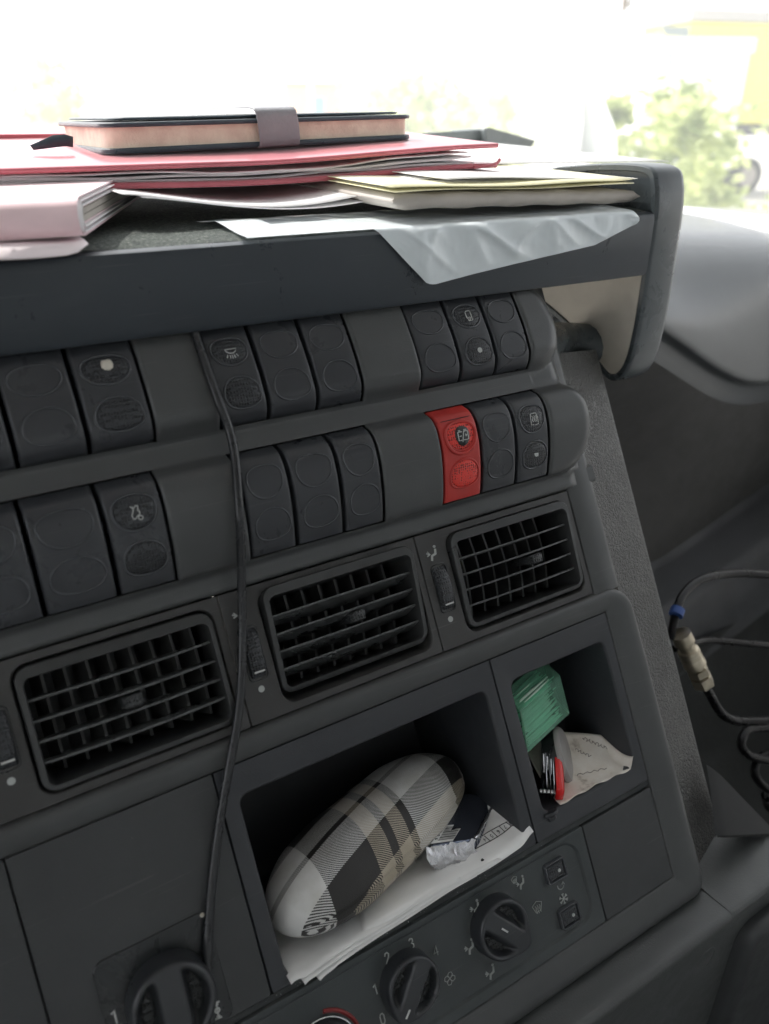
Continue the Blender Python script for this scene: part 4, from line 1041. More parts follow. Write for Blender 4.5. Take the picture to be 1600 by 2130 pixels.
fp = root('foil_pack', D(.123, .21, -.03), 'opened navy blue foil pack with barcode beside the glasses case', 'pack')
c_fl, c_fr, c_br, c_bl = PD(893, 1762, -.012), PD(986, 1748, -.012), PD(1038, 1652, -.038), PD(962, 1650, -.046)
dn = -upn * .0165
mb = MB(); mb.prism([c_fl + dn, c_fr + dn, c_br + dn, c_bl + dn], [c_fl, c_fr, c_br, c_bl]); build('wrapper', mb, navyfilm(), fp, bevel=.0012)
nrm = (c_br - c_fr).cross(dn).normalized()
if nrm.dot(D(1, 0, 0)) < 0: nrm = -nrm
def onside(s, t): return c_fr.lerp(c_br, s) + dn * t + nrm * .0006
mb = MB(); mb.grid([[onside(s, t) for s in lin(6, .03, .72)] for t in (.10, .5, .95)]); build('mesh_side', mb, meshfilm(), fp, flip=False)
mb = MB(); rn = random.Random(2)
mb.tube([onside(s, .03) + upn * .0006 + Vector((rn.uniform(-1, 1), rn.uniform(-1, 1), rn.uniform(-1, 1))) * .0003 for s in lin(24, .02, .93)], [.0013 + rn.uniform(-.0004, .0003) for _ in range(24)], 8); build('silver_fold', mb, M['foil'], fp, ang=60)
# torn foil front
mb = MB(); rws = []
f0, f1 = c_fl, c_fr; out = (c_fl - c_bl).normalized()
for j in range(9):
    t = j / 8; rw = []
    for i in range(22):
        s = i / 21
        p = f0.lerp(f1, s * 1.06 - .02) + dn * (t * 1.0 - .06) + out * (.001 + .0065 * math.sin(math.pi * t) * (.75 + .25 * math.sin(i * .55)))
        p += Vector((rn.uniform(-1, 1), rn.uniform(-1, 1), rn.uniform(-1, 1))) * .0009
        rw.append(p)
    rws.append(rw)
mb.grid(rws); build('torn_foil', mb, simple('torn_silver_foil', (.62, .62, .64), .22, metal=1, bump=.6, bscale=400), fp, ang=60, flip=False)
mb = MB(); t0, t1 = f0.lerp(f1, .42), f0.lerp(f1, .92)
mb.add([t0 + dn * .75 + out * .005, t1 + dn * .45 + out * .008, t0.lerp(t1, .75) + dn * 1.0 + out * .012, t0.lerp(t1, .45) + dn * .55 + out * .0085], [(0, 3, 2), (3, 1, 2)]); build('paper_flap', mb, M['paper'], fp, flip=False, solid=.0003)
def ontop(s, t): return c_fl.lerp(c_fr, s).lerp(c_bl.lerp(c_br, s), t) + upn * .0005
mb = MB(); mb.add([ontop(-.0, .04), ontop(.50, .04), ontop(.52, .36), ontop(.04, .36)], [(0, 1, 2, 3)]); build('barcode_label', mb, M['paper'], fp, flip=False)
mb = MB(); t = .08
for w in (.012, .008, .02, .008, .014, .008, .02, .01, .008, .016, .008):
    mb.add([ontop(.14, t) + upn * .0002, ontop(.50, t) + upn * .0002, ontop(.50, t + w) + upn * .0002, ontop(.14, t + w) + upn * .0002], [(0, 1, 2, 3)]); t += w + .011
for k, ch in enumerate('5206'):
    for st in ICON[ch]: mb.tube([ontop(.075 + .028 * -y, .30 - .062 * k + .020 * -x) + upn * .0002 for x, y in st], .00020, 5)
build('barcode_print', mb, M['black'], fp, flip=False)

# ------------------------------------------------------------------ small bin contents
def greenmat():
    m, nt, b = newmat('green_clear_plastic'); 
    b.inputs['Base Color'].default_value = (.36, .66, .50, 1); b.inputs['Roughness'].default_value = .12
    t = nt.nodes.new('ShaderNodeBsdfTransparent'); t.inputs[0].default_value = (.45, .85, .68, 1)
    mx = nt.nodes.new('ShaderNodeMixShader'); mx.inputs[0].default_value = .68
    nt.links.new(b.outputs[0], mx.inputs[1]); nt.links.new(t.outputs[0], mx.inputs[2]); nt.links.new(mx.outputs[0], nt.nodes['Material Output'].inputs[0]); return m
M['greenplastic'] = greenmat()
gb = root('toothpick_box', D(.205, .17, -.035), 'clear green plastic box of toothpicks tilted in the small bin', 'box')
# front face corners
g1, g2, g3, g4 = PD(1083, 1480, -.012), PD(1166, 1404, -.024), PD(1192, 1482, -.024), PD(1099, 1568, -.012)
gd = D(0, 0, 0); e1 = (g2 - g1); e2 = (g4 - g1); gn = e1.cross(e2).normalized()
if gn.dot(D(0, 0, 1)) > 0: gn = -gn
dp = gn * .017 + D(.004, -.011, 0)
g3 = g2 + e2 * 1.0 + (g3 - (g2 + e2)) * .5
mb = MB(); mb.prism([g1 + dp, g2 + dp, g3 + dp, g4 + dp], [g1, g2, g3, g4]); build('box_shell', mb, M['greenplastic'], gb, bevel=.0010, bseg=3)
mb = MB(); rn = random.Random(8)
for i in range(110):
    s = rn.random(); z = rn.uniform(.12, .85)
    a = g4.lerp(g1, s) + dp * z; bq = g3.lerp(g2, s + rn.uniform(-.06, .06)) + dp * (z + rn.uniform(-.06, .06))
    k0, k1 = rn.uniform(.05, .16), rn.uniform(.70, .90)
    mb.tube([a.lerp(bq, k0), a.lerp(bq, (k0 + k1) / 2), a.lerp(bq, k1)], [.0003, .0009, .0003], 5)
pkq = build('toothpicks', mb, simple('pale_green_wood', (.62, .80, .68), .6), gb); pkq['kind'] = 'stuff'
# lettering running down the face
LET = {'D': [[(-.4, -1), (-.4, 1), (.1, 1), (.45, .5), (.45, -.5), (.1, -1), (-.4, -1)]], 'o': [circ(0, .35, .5, 10)], 'l': [[(0, -1), (0, 1)]], 'f': [[(.4, -.85), (.1, -1), (-.05, -.7), (-.05, 1)], [(-.35, -.2), (.35, -.2)]], 'y': [[(-.4, -.3), (0, .8)], [(.4, -.3), (-.2, 1.5)]]}
mb = MB(); yv = e2.normalized(); xv = e1.normalized(); c0 = g1 + e1 * .70 + e2 * .16 - gn * .0006
for k, ch in enumerate('Dolfy'):
    for st in LET[ch]: mb.tube([c0 + yv * (.0038 * k + x * .0017) + xv * (-y * .0023) for x, y in st], .00035, 5)
build('lettering', mb, simple('dark_green_ink', (.01, .07, .04), .5), gb)

kf = root('pocket_knife', D(.187, .2, -.012), 'red pocket knife with folded steel blades standing in the small bin', 'knife')
ka, kb = PD(1146, 1535, -.030), PD(1152, 1657, -.004)
kax = (kb - ka); KL = kax.length; kax.normalize(); kx = D(1, 0, .25) - kax * D(1, 0, .25).dot(kax); kx.normalize(); ky = kax.cross(kx)
if ky.dot(D(0, 0, 1)) < 0: ky = -ky
def scale(mb, off, th, w, l0=0, l1=1, bulge=0):
    rws = []
    for i in range(15):
        q = i / 14; t = l0 + (l1 - l0) * (1 - math.cos(math.pi * q)) / 2
        e = math.sqrt(max(0.02, 1 - (2 * q - 1) ** 6)) if True else 1
        c = ka + kax * (KL * t) + kx * off
        rws.append([c + kx * (dx * th) * (e if bulge else 1) + ky * (dy * w * e) for dx, dy in ((-.5, -1), (-.5, 1), (0, 1.06), (.3, .9), (.5, .5), (.5, -.5), (.3, -.9), (0, -1.06))])
    mb.loft(rws, True, True); return mb
build('red_scale', scale(MB(), .0042, .0060, .0085, bulge=1), M['knifered'], kf, ang=60)
for off, w, l0, l1 in ((.0002, .0078, 0, .97), (-.0022, .0082, .02, .98), (-.0046, .0076, 0, .97), (-.0072, .0080, .03, .97)):
    build('steel_liner', scale(MB(), off, .0009, w, l0, l1), M['steel'], kf, ang=40)
for off, l0, l1 in ((-.001, .02, .72), (-.0034, .0, .66), (-.0059, .0, .70)):
    build('blade', scale(MB(), off, .0013, .0068, l0, l1), M['steel'], kf, ang=40)
mb = MB(); c0 = ka + kax * (KL * .93); mb.tube([c0 - kx * .009, c0 + kx * .001], .0018, 12); build('rivet', mb, M['steel'], kf)
# round disc
ta, tb = PD(1163, 1518, -.034), PD(1181, 1628, -.012); tc = (ta + tb) / 2; TR = (tb - ta).length / 2
tax = (tb - ta).normalized(); tn = D(1, 0, 1.15); tn = (tn - tax * tn.dot(tax)).normalized(); ty = tax.cross(tn)
rd = root('round_tin', tc + dn * .5, 'small round grey tin on edge beside the red knife', 'tin')
def disc(o, r, n=40): return [tc + tn * o + (tax * math.cos(2 * math.pi * i / n) + ty * math.sin(2 * math.pi * i / n)) * r for i in range(n)]
mb = MB(); mb.loft([disc(-.010, TR * .96), disc(-.0105, TR * .9), disc(-.0102, TR * .95), disc(-.0008, TR * .97)], True, True); build('dark_body', mb, M['black'], rd, ang=40)
mb = MB(); mb.loft([disc(-.0008, TR), disc(.0010, TR), disc(.0030, TR * .93), disc(.0040, TR * .6), disc(.0042, TR * .05)], True, True); build('grey_lid', mb, M['tin'], rd, ang=40)
# crumpled note
nouter = [(1178, 1497, -.050), (1222, 1506, -.052), (1268, 1524, -.045), (1296, 1543, -.030), (1312, 1556, -.018), (1320, 1577, -.006), (1314, 1600, .001), (1292, 1622, .002), (1255, 1638, .002), (1210, 1652, .001), (1168, 1664, -.002), (1150, 1640, -.020), (1150, 1590, -.045), (1160, 1530, -.055)]
mb = MB(); rn = random.Random(4)
def notept(q, t):
    fu, fv, fh = .1865 + .0710 * q, .2012 - .0020 * math.sin(q * 5) * q, .0005 + .0012 * math.sin(q * 3.1)
    if q > .93: fv -= (q - .93) * .10
    bu, bv, bh = .2010 + .0545 * q, .1670 + .0165 * q ** 1.5, -.050 + .024 * q
    k = t; u = fu + (bu - fu) * k; h = fh + (bh - fh) * k
    v = fv + (bv - fv) * k ** 1.9
    v += .0009 * math.sin(q * 13 + t * 4) * math.sin(math.pi * t)
    if t < .02: v += .0006 * math.sin(q * 24)
    return D(u, v, h)
mb.grid([[notept(i / 39, j / 21) for i in range(40)] for j in range(22)])
def notemat():
    m, nt, b = newmat('worn_cream_paper'); c = coords(nt)
    n = nd(nt, 'ShaderNodeTexNoise', Scale=55., Detail=6., Roughness=.65); nt.links.new(c, n.inputs['Vector'])
    r = ramp(nt, n.outputs[0], [(.32, (.34, .29, .24)), (.44, (.70, .65, .58)), (.7, (.80, .77, .72))]); nt.links.new(r.outputs[0], b.inputs['Base Color']); b.inputs['Roughness'].default_value = .8
    bumpn(nt, b, n.outputs[0], .5, .002); return m
note = tag(build('crumpled_note', mb, notemat(), ang=180, flip=False, solid=.0003), 'worn cream note with handwriting folded into the small bin', 'paper')
mb = MB()
def wob(x0, y0, x1, y1, n, amp, ph):
    pts = []
    for i in range(n):
        t = i / (n - 1); x = x0 + (x1 - x0) * t; y = y0 + (y1 - y0) * t
        pts.append((x + amp * .6 * math.sin(i * 2.1 + ph), y + amp * math.sin(i * 1.55 + ph)))
    return pts
def hnote(x, y): return -.046 + .046 * smoothstep(1500, 1660, y + (x - 1180) * .35)
hit = caster(note)
for a in ((1212, 1535, 1262, 1556, 26, 3.2, 0), (1196, 1558, 1230, 1574, 20, 2.6, 1.2), (1200, 1612, 1262, 1598, 18, 1.6, 2.)):
    pts = [hit(x, y) for x, y in wob(*a)]; pts = [p for p in pts if p]
    if len(pts) > 3: mb.tube(spline(pts, 3), .00022, 5)
pts = [p for p in (hit(x, y) for x, y in ((1190, 1592), (1225, 1590), (1258, 1588), (1292, 1582))) if p]
build('handwriting', mb, simple('faded_ink', (.20, .17, .15), .7), note)
# catch peg at the bin's lower left corner
mb = MB(); pc = D(.1772, .2030, .001)
mb.loft([[pc + D(1, 0, 0) * (r * math.cos(t)) + D(0, 0, 1) * (r * .55 * math.sin(t)) + D(0, z, 0) for t in [i * math.pi / 9 for i in range(18)]] for r, z in ((.0050, -.0012), (.0056, -.0004), (.0056, .0004), (.0050, .0012), (.0034, .0020), (.0033, .0040), (.0028, .0046))], True, True)
build('catch_peg', mb, M['knob'], dash, ang=40)

# ------------------------------------------------------------------ air hose in the footwell
ah = root('air_hose', PR(1560, 1640, .80), 'coiled black air hose with brass coupling beside the console', 'hose')
mb = MB(); mb.tube(spline([PR(x, y, d) for x, y, d in ((1466, 1425, .70), (1480, 1450, .71), (1496, 1478, .715), (1515, 1494, .72), (1545, 1500, .73), (1600, 1499, .745), (1680, 1490, .77), (1720, 1520, .79), (1690, 1560, .80), (1640, 1585, .79), (1600, 1582, .78), (1560, 1572, .765), (1543, 1550, .76), (1550, 1525, .77), (1572, 1515, .785), (1640, 1520, .81), (1690, 1560, .82), (1700, 1610, .82), (1650, 1650, .80), (1605, 1645, .785), (1575, 1620, .775), (1572, 1590, .78), (1592, 1570, .79), (1650, 1570, .81), (1720, 1620, .82), (1700, 1680, .81), (1640, 1700, .80), (1600, 1680, .79), (1592, 1650, .80))], 8), .0042, 10); build('coil', mb, M['hose'], ah, ang=180)
cdir = (PR(1467, 1428, .70) - PR(1416, 1318, .68)); cl = cdir.length; cdir.normalize(); c0 = PR(1416, 1318, .68)
o1 = cdir.orthogonal().normalized(); o2 = cdir.cross(o1)
def cring(s, r, n=12): return [c0 + cdir * (cl * s) + (o1 * math.cos(2 * math.pi * i / n) + o2 * math.sin(2 * math.pi * i / n)) * r for i in range(n)]
mb = MB(); mb.loft([cring(s, r, 20) for s, r in ((0, .004), (0, .0088), (.16, .0092), (.20, .0072), (.28, .0072), (.30, .0092), (.36, .0098), (.38, .0086), (.44, .0098), (.46, .0086), (.52, .0100), (.58, .0102), (.60, .0080), (.64, .0078))], True, True); build('coupling_sleeve', mb, M['brass'], ah, ang=35)
mb = MB(); mb.loft([cring(s, r, 6) for s, r in ((.64, .0080), (.65, .0096), (.76, .0096), (.77, .0080))], True, True); build('coupling_nut', mb, M['brass'], ah, ang=20)
mb = MB(); mb.loft([cring(s, r, 6) for s, r in ((.79, .0078), (.80, .0098), (.96, .0098), (1.0, .0070), (1.03, .0050))], True, True); build('coupling_nut', mb, M['brass'], ah, ang=20)
c2 = root('black_hose', PR(1430, 1240, .70), 'black hose with blue band arching over the parcel shelf', 'hose')
mb = MB(); mb.tube(spline([PR(x, y, d) for x, y, d in ((1395, 1330, .68), (1402, 1295, .685), (1408, 1268, .69), (1420, 1240, .70), (1445, 1213, .715), (1480, 1199, .73), (1530, 1193, .75), (1600, 1196, .77), (1700, 1210, .80))], 8), .0040, 10); build('tube', mb, M['hose'], c2, ang=180)
mb = MB(); mb.tube([PR(1406, 1280, .684), PR(1411, 1266, .687)], .0062, 12); build('blue_collar', mb, M['blue'], c2)
mb = MB(); mb.tube(spline([PR(x, y, d) for x, y, d in ((1400, 1350, .70), (1440, 1338, .72), (1470, 1332, .74), (1530, 1336, .76), (1620, 1344, .79), (1700, 1350, .82))], 6), .0032, 10)
tag(build('black_cable', mb, M['hose'], ang=180), 'straight thin black cable on the parcel shelf behind the brass coupling', 'cable')

# ------------------------------------------------------------------ cab shell seen through: pillar, dash top, glass
mb = MB()
ZD = .165
mb.grid([[Vector((x, y, z)) for x in lin(6, -1.5, .60)] for y, z in ((.42, .13), (.50, ZD), (.80, ZD - .01), (1.05, ZD - .04), (1.08, ZD - .4))])
build('dash_top', mb, plastic('dash_top_plastic', (.13, .14, .145), .5), dash, ang=60)
mb = MB()
b0 = [PY(868, 277, .50), PY(1010, 268, .50), PY(1010, 310, .50), PY(868, 310, .50)]
mb.prism(b0, [p + Vector((.02, .10, -.005)) for p in b0]); 
b1 = [PY(1008, 266, .49), PY(1020, 265, .49), PY(1116, 291, .55), PY(1092, 330, .55), PY(1008, 330, .49)]
mb.prism(b1, [p + Vector((.02, .10, -.003)) for p in b1])
build('instrument_hump', mb, plastic('hump_plastic', (.16, .18, .18), .4), dash, bevel=.003)
cab = root('cab_shell', (.8, .55, .1), 'truck cab shell with glare-hazed windscreen, side window glass and pale door sill', 'cab')
fa = [PY(1096, 330, .50), PY(1150, 262, .53), PY(1185, 200, .56)]; fb = [PY(1205, 335, .44), PY(1220, 262, .47), PY(1218, 196, .51)]; fc = [PY(1286, 335, .56), PY(1276, 262, .58), PY(1262, 205, .60)]  # added wedge standing in for the blown-out white area
def wedge_pt(q, t):
    def e(l): return l[0].lerp(l[1], t * 2) if t < .5 else l[1].lerp(l[2], t * 2 - 1)
    p = e(fa).lerp(e(fb), q * 2) if q < .5 else e(fb).lerp(e(fc), q * 2 - 1)
    return p + Vector((0, .004 * math.sin(q * 9 + t * 5), 0))
sheet('white_wedge', wedge_pt, 24, 12, M['standing'], .0004, 'added white wedge standing in for a blown-out area behind the shelf at the right', 'paper')
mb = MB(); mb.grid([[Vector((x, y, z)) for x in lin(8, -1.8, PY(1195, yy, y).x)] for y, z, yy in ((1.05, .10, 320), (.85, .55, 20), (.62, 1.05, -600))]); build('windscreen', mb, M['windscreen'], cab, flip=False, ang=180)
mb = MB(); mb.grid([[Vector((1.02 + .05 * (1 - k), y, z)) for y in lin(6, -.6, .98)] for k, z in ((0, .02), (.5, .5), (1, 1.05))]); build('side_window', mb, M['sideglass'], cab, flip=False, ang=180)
mb = MB(); mb.grid([[Vector((x, y, z)) for y in lin(8, -1.15, .80)] for x, z in ((.98, -.7), (.975, .05), (.985, .088), (1.0, .098), (1.06, .098), (1.10, .08), (1.12, -.7))]); build('door_panel', mb, simple('pale_door_trim', (.92, .93, .93), .35), cab, ang=60)

trim = simple('grey_cab_lining', (.47, .485, .49), .8, bump=.3, bscale=80)  # lining for unseen rear wall, roof and sides, added to block sky light
mb = MB(); mb.box((2.65, 0, 0), (0, .06, 0), (0, 0, 1.75), (-1.55, -1.25, -.70)); build('rear_wall', mb, trim, cab, bevel=.01)
mb = MB(); mb.box((2.65, 0, 0), (0, 1.72, 0), (0, 0, .05), (-1.55, -1.25, 1.06)); build('roof_lining', mb, trim, cab, bevel=.01)
mb = MB(); mb.box((.05, 0, 0), (0, 2.0, 0), (0, 0, .74), (-1.55, -1.19, -.70)); build('driver_door', mb, trim, cab, bevel=.01)
mb = MB(); mb.box((.06, 0, 0), (0, .45, 0), (0, 0, 1.0), (-1.55, -1.19, .05)); mb.box((.06, 0, 0), (0, .45, 0), (0, 0, 1.0), (1.02, -1.19, .05)); build('rear_pillars', mb, trim, cab, bevel=.01)
mb = MB(); mb.box((2.55, 0, 0), (0, 1.9, 0), (0, 0, .04), (-1.5, -1.19, -.75)); build('cab_floor', mb, simple('dark_floor_mat', (.06, .06, .06), .9), cab)
# ------------------------------------------------------------------ OUTSIDE
GZ = -1.9
mb = MB(); S = 900; mb.add([(-S, -S, GZ), (S, -S, GZ), (S, S, GZ), (-S, S, GZ)], [(0, 1, 2, 3)])
def groundmat():
    m, nt, b = newmat('pale_dusty_ground'); c = coords(nt)
    n = nd(nt, 'ShaderNodeTexNoise', Scale=.6, Detail=8.); nt.links.new(c, n.inputs['Vector'])
    r = ramp(nt, n.outputs[0], [(.3, (.46, .44, .40)), (.7, (.62, .60, .56))]); nt.links.new(r.outputs[0], b.inputs['Base Color']); b.inputs['Roughness'].default_value = .9; return m
structure(build('ground', mb, groundmat(), None, base=(0, 0, GZ), flip=False))
def leafmat(name, a, b_):
    m, nt, b = newmat(name); c = coords(nt)
    n = nd(nt, 'ShaderNodeTexNoise', Scale=4., Detail=3.); nt.links.new(c, n.inputs['Vector'])
    r = ramp(nt, n.outputs[0], [(.35, a), (.65, b_)]); nt.links.new(r.outputs[0], b.inputs['Base Color']); b.inputs['Roughness'].default_value = .6
    t = nt.nodes.new('ShaderNodeBsdfTranslucent'); nt.links.new(r.outputs[0], t.inputs[0])
    mx = nt.nodes.new('ShaderNodeMixShader'); mx.inputs[0].default_value = .5
    nt.links.new(b.outputs[0], mx.inputs[1]); nt.links.new(t.outputs[0], mx.inputs[2]); nt.links.new(mx.outputs[0], nt.nodes['Material Output'].inputs[0]); return m
LEAF = leafmat('bush_leaves', (.24, .32, .09), (.86, .90, .44))
BARK = simple('bark', (.16, .12, .09), .9, bump=.8, bscale=30)
def plant(name, base, height, width, nleaf, lsize, label, cat, trunk=.3, seed=1, group=None, mat=None):
    rn = random.Random(seed); r = root(name, base, label, cat, group)
    st = MB(); base = Vector(base)
    for k in range(6):
        a = rn.uniform(0, 6.28); tip = base + Vector((math.cos(a) * width * .3, math.sin(a) * width * .3, height * rn.uniform(.6, .9)))
        st.tube([base, base.lerp(tip, .5) + Vector((0, 0, height * .08)), tip], [height * .016, height * .01, height * .004], 6)
    build('trunk', st, BARK, r)
    lf = MB(); cl = [(base + Vector((rn.gauss(0, .26) * width, rn.gauss(0, .26) * width, height * (trunk + (1 - trunk) * rn.random()))), width * rn.uniform(.12, .24)) for _ in range(26)]
    for i in range(nleaf):
        c, rad = rn.choice(cl); d = Vector((rn.gauss(0, 1), rn.gauss(0, 1), rn.gauss(0, .8))) * rad * .6
        p = c + d; n1 = Vector((rn.uniform(-1, 1), rn.uniform(-1, 1), rn.uniform(-.6, .6))).normalized(); n2 = n1.orthogonal().normalized()
        s = lsize * rn.uniform(.6, 1.4)
        lf.add([p - n1 * s, p + n2 * s * .45, p + n1 * s, p - n2 * s * .45], [(0, 1, 2, 3)])
    build('crown', lf, mat or LEAF, r, flip=False, ang=180); return r
def gpt(x, d): p = PR(x, 242, d); return (p.x, p.y, GZ)
plant('bush', gpt(1350, 6.0), 2.25, 1.05, 4200, .065, 'tall leafy yellow green bush nearest the side window', 'bush', .1, 1, 'bushes beside the truck')
plant('bush', gpt(1452, 6.8), 1.85, .95, 3200, .065, 'leafy bush in front of the yellow lorry', 'bush', .1, 2, 'bushes beside the truck')
plant('bush', gpt(1285, 7.5), 2.2, .8, 1800, .07, 'leafy bush just right of the windscreen pillar', 'bush', .1, 3, 'bushes beside the truck')
plant('tree', gpt(880, 22), 3.0, 2.6, 1500, .16, 'small green tree beyond the notebook end', 'tree', .25, 4, 'distant trees')
plant('tree', gpt(1035, 24), 2.6, 2.2, 1000, .16, 'low green tree left of the windscreen pillar', 'tree', .25, 5, 'distant trees')
plant('tree', gpt(790, 30), 3.4, 2.4, 900, .18, 'faint green tree behind the orange building', 'tree', .3, 6, 'distant trees')
plant('tree', gpt(145, 45), 5.0, 3.0, 900, .22, 'distant tree above the left end of the notebook', 'tree', .4, 7, 'distant trees')
plant('tree', gpt(80, 55), 4.2, 3.0, 700, .22, 'distant tree at the far left of the view', 'tree', .4, 8, 'distant trees')
# orange building
hb = root('building', gpt(655, 60), 'small orange building with teal door on the horizon', 'building')
c = Vector(gpt(655, 60)); fx = Vector((math.cos(-.5), math.sin(-.5), 0)); fy = Vector((-fx.y, fx.x, 0))
mb = MB(); mb.box(fx * 4.4, fy * 5, Vector((0, 0, 4.2)), c - fx * 2.2); build('wall', mb, simple('orange_render', (.85, .42, .26), .8), hb)
mb = MB(); mb.box(fx * 4.8, fy * 5.4, Vector((0, 0, .25)), c - fx * 2.4 - fy * .2 + Vector((0, 0, 4.21))); build('roof', mb, simple('tile_roof', (.45, .2, .12), .8), hb)
mb = MB(); mb.box(fx * 1.0, -fy * .06, Vector((0, 0, 2.6)), c - fx * .2 - fy * .002 + Vector((0, 0, .9))); build('door', mb, simple('teal_door', (.12, .35, .42), .6), hb)
ph_ = root('pole', gpt(649, 40), 'thin white pole in front of the orange building', 'pole')
mb = MB(); c = Vector(gpt(649, 40)); mb.tube([c, c + Vector((0, 0, 4.2))], .12, 10); mb.tube([c + Vector((0, 0, 4.2)), c + Vector((0, 0, 4.3))], .16, 10); build('mast', mb, simple('white_paint', (.85, .85, .85), .5), ph_)
# lorries
def lorry(name, x, d, hgt, length, yaw, bodymat, label, z0=1.95, cap=None):
    r = root(name, gpt(x, d), label, 'lorry'); c = Vector(gpt(x, d)); fx = Vector((math.cos(yaw), math.sin(yaw), 0)); fy = Vector((-fx.y, fx.x, 0))
    mb = MB(); mb.box(fx * length, fy * 2.5, Vector((0, 0, hgt - z0)), c + Vector((0, 0, z0))); build('cargo_box', mb, bodymat, r, bevel=.05)
    mb = MB(); mb.box(fx * length, fy * 2.3, Vector((0, 0, .3)), c + fy * .1 + Vector((0, 0, z0 - .32))); build('chassis', mb, simple('chassis_grey', (.10, .10, .11), .6), r)
    mb = MB(); mb.box(fx * (length + .1), fy * 2.6, Vector((0, 0, .28)), c - fx * .05 - fy * .05 + Vector((0, 0, hgt + .01))); build('roof_cap', mb, cap or simple('grey_roof_trim', (.5, .48, .46), .6), r)
    for k in (.16, .30, .80):
        w = MB(); cc = c + fx * length * k + Vector((0, 0, .52)) - fy * .02
        w.loft([[cc + (fx * math.cos(t) + Vector((0, 0, 1)) * math.sin(t)) * rr_ + fy * o for t in [2 * math.pi * i / 28 for i in range(28)]] for rr_, o in ((.40, .02), (.52, .0), (.52, .3), (.3, .32))], True, True)
        wh = build('wheel', w, simple('tyre', (.05, .05, .05), .8), r, ang=40)
        w = MB(); w.loft([[cc + (fx * math.cos(t) + Vector((0, 0, 1)) * math.sin(t)) * rr_ + fy * o for t in [2 * math.pi * i / 20 for i in range(20)]] for rr_, o in ((.30, -.03), (.28, -.05), (.1, .0))], True, True); build('rim', w, simple('rim_grey', (.4, .36, .32), .5), wh, ang=40)
    return r, c, fx, fy
lorry('yellow_lorry', 1408, 22, 4.45, 9, -.30, simple('yellow_paint', (.92, .84, .22), .4, mott=.05), 'yellow box lorry parked at the right edge of the view')
r, c, fx, fy = lorry('white_lorry', 1330, 17, 3.35, 2.3, -.45, simple('white_lorry_paint', (.97, .97, .97), .4, mott=.03), 'white lorry with grey visor and blue trim behind the bushes', z0=.9, cap=simple('white_roof_trim', (.97, .97, .97), .5))
def pxquad(name, pts, d, mat, par, th=.05):
    q = [PR(x, y, d) for x, y in pts]; n_ = (CAMW - q[0]).normalized() * th; mb = MB(); mb.prism([p - n_ for p in q], q); return build(name, mb, mat, par)
pxquad('sun_visor', [(1372, 54), (1435, 54), (1435, 77), (1384, 74)], 16.2, simple('grey_visor', (.3, .34, .33), .5), r)
pxquad('blue_trim', [(1392, 111), (1397, 111), (1399, 138), (1393, 138)], 16.2, M['blue'], r)
pxquad('blue_trim', [(1421, 224), (1426, 224), (1429, 251), (1421, 250)], 16.2, M['blue'], r)
pxquad('blue_trim', [(1306, 246), (1338, 238), (1340, 243), (1308, 253)], 16.2, M['blue'], r)
mb = MB(); mb.tube([PR(1188, 134, 15), PR(1230, 128, 15), PR(1268, 124, 15), PR(1272, 117, 15)], [.03, .02, .03, .05], 6); build('mirror_arm', mb, simple('pale_arm', (.5, .5, .5), .5), r)
# branch of a roadside tree reaching into the view
bt = root('overhanging_tree', gpt(1900, 11), 'roadside tree with a thin branch hanging into the top right of the view', 'tree', 'distant trees')
mb = MB(); c = Vector(gpt(1900, 11)); tpz = PR(1840, -420, 11)
mb.tube([c, c.lerp(tpz, .5) + Vector((.1, 0, 0)), tpz], [.16, .12, .09], 8); mb.tube([tpz, PR(1600, -330, 10.9), PR(1400, -170, 10.8), PR(1306, -60, 10.7), PR(1300, 10, 10.6), PR(1298, 24, 10.6)], [.09, .07, .06, .05, .05, .03], 6); mb.tube([PR(1303, -30, 10.7), PR(1316, -5, 10.7), PR(1310, 14, 10.6)], [.03, .025, .02], 5); build('trunk', mb, BARK, bt)
rn = random.Random(9); lf = MB()
for i in range(500):
    p = PR(1450 + rn.gauss(0, 120), -220 + rn.gauss(0, 60), 10.6 + rn.uniform(-.6, .6)); n1 = Vector((rn.uniform(-1, 1), rn.uniform(-1, 1), rn.uniform(-1, 1))).normalized(); n2 = n1.orthogonal(); s = .06
    lf.add([p - n1 * s, p + n2 * s * .45, p + n1 * s, p - n2 * s * .45], [(0, 1, 2, 3)])
for x, y in ((1330, 4), (1340, 8), (1326, 12)):
    p = PR(x, y, 10.6); lf.add([p + Vector((-.06, 0, 0)), p + Vector((0, 0, .03)), p + Vector((.06, 0, 0)), p + Vector((0, 0, -.03))], [(0, 1, 2, 3)])
build('crown', lf, LEAF, bt, flip=False, ang=180)

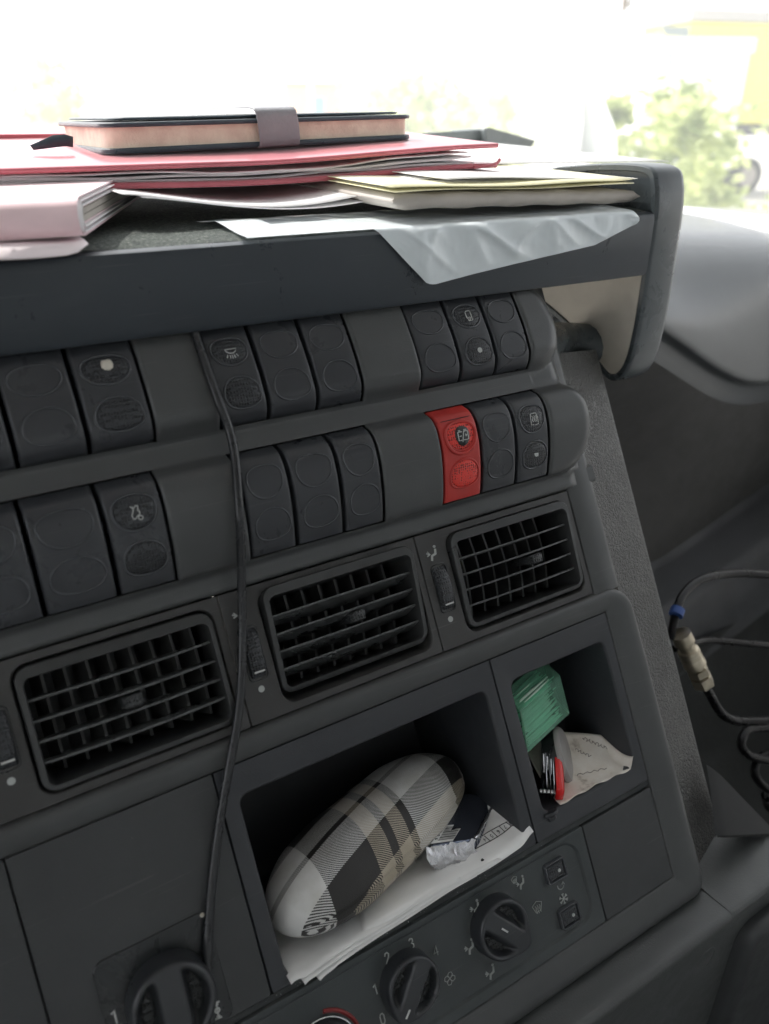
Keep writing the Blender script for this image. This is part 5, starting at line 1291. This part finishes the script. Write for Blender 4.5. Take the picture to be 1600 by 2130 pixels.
# ------------------------------------------------------------------ light, sky, camera
SUN_EL, SUN_AZ = math.radians(54), math.radians(-24)     # azimuth from +Y towards +X
sd_ = Vector((math.sin(SUN_AZ) * math.cos(SUN_EL), math.cos(SUN_AZ) * math.cos(SUN_EL), math.sin(SUN_EL)))
sl = bpy.data.lights.new('sun', 'SUN'); sl.energy = 5.0; sl.angle = math.radians(.6); sl.color = (1, .96, .90)
so = bpy.data.objects.new('sun', sl); COL.objects.link(so); so.rotation_euler = sd_.to_track_quat('Z', 'Y').to_euler(); so.location = (2, 4, 6)
W = bpy.data.worlds.new('World'); SC.world = W; W.use_nodes = True
nt = W.node_tree; bg = nt.nodes['Background']
sky = nt.nodes.new('ShaderNodeTexSky'); sky.sky_type = 'NISHITA'; sky.sun_disc = False; sky.sun_elevation = SUN_EL; sky.sun_rotation = SUN_AZ; sky.dust_density = 2.0; sky.air_density = 1.0; sky.ozone_density = 1.0
bw = nt.nodes.new('ShaderNodeRGBToBW'); nt.links.new(sky.outputs[0], bw.inputs[0])
hz = nt.nodes.new('ShaderNodeMix'); hz.data_type = 'RGBA'; hz.inputs[0].default_value = .55
nt.links.new(sky.outputs[0], hz.inputs[6]); ml = nt.nodes.new('ShaderNodeMath'); ml.operation = 'MULTIPLY'; ml.inputs[1].default_value = 6.4; nt.links.new(bw.outputs[0], ml.inputs[0]); nt.links.new(ml.outputs[0], hz.inputs[7]); nt.links.new(hz.outputs[2], bg.inputs[0]); bg.inputs[1].default_value = .15
cam = bpy.data.cameras.new('camera'); co = bpy.data.objects.new('camera', cam); COL.objects.link(co)
right, down, fwd = (_rayw(801, 1065) - _rayw(800, 1065)).normalized(), (_rayw(800, 1066) - _rayw(800, 1065)).normalized(), _rayw(800, 1065).normalized()
mtx = Matrix((right, -down, -fwd)).transposed().to_4x4(); mtx.translation = CAMW
co.matrix_world = mtx
cam.sensor_fit = 'HORIZONTAL'; cam.sensor_width = 36; cam.lens = 36 * F / 1600; cam.clip_start = .01; cam.clip_end = 3000
cam.dof.use_dof = True; cam.dof.focus_distance = .50; cam.dof.aperture_fstop = 8
SC.camera = co
SC.view_settings.view_transform = 'Standard'; SC.view_settings.look = 'None'; SC.view_settings.exposure = 0; SC.view_settings.gamma = 1
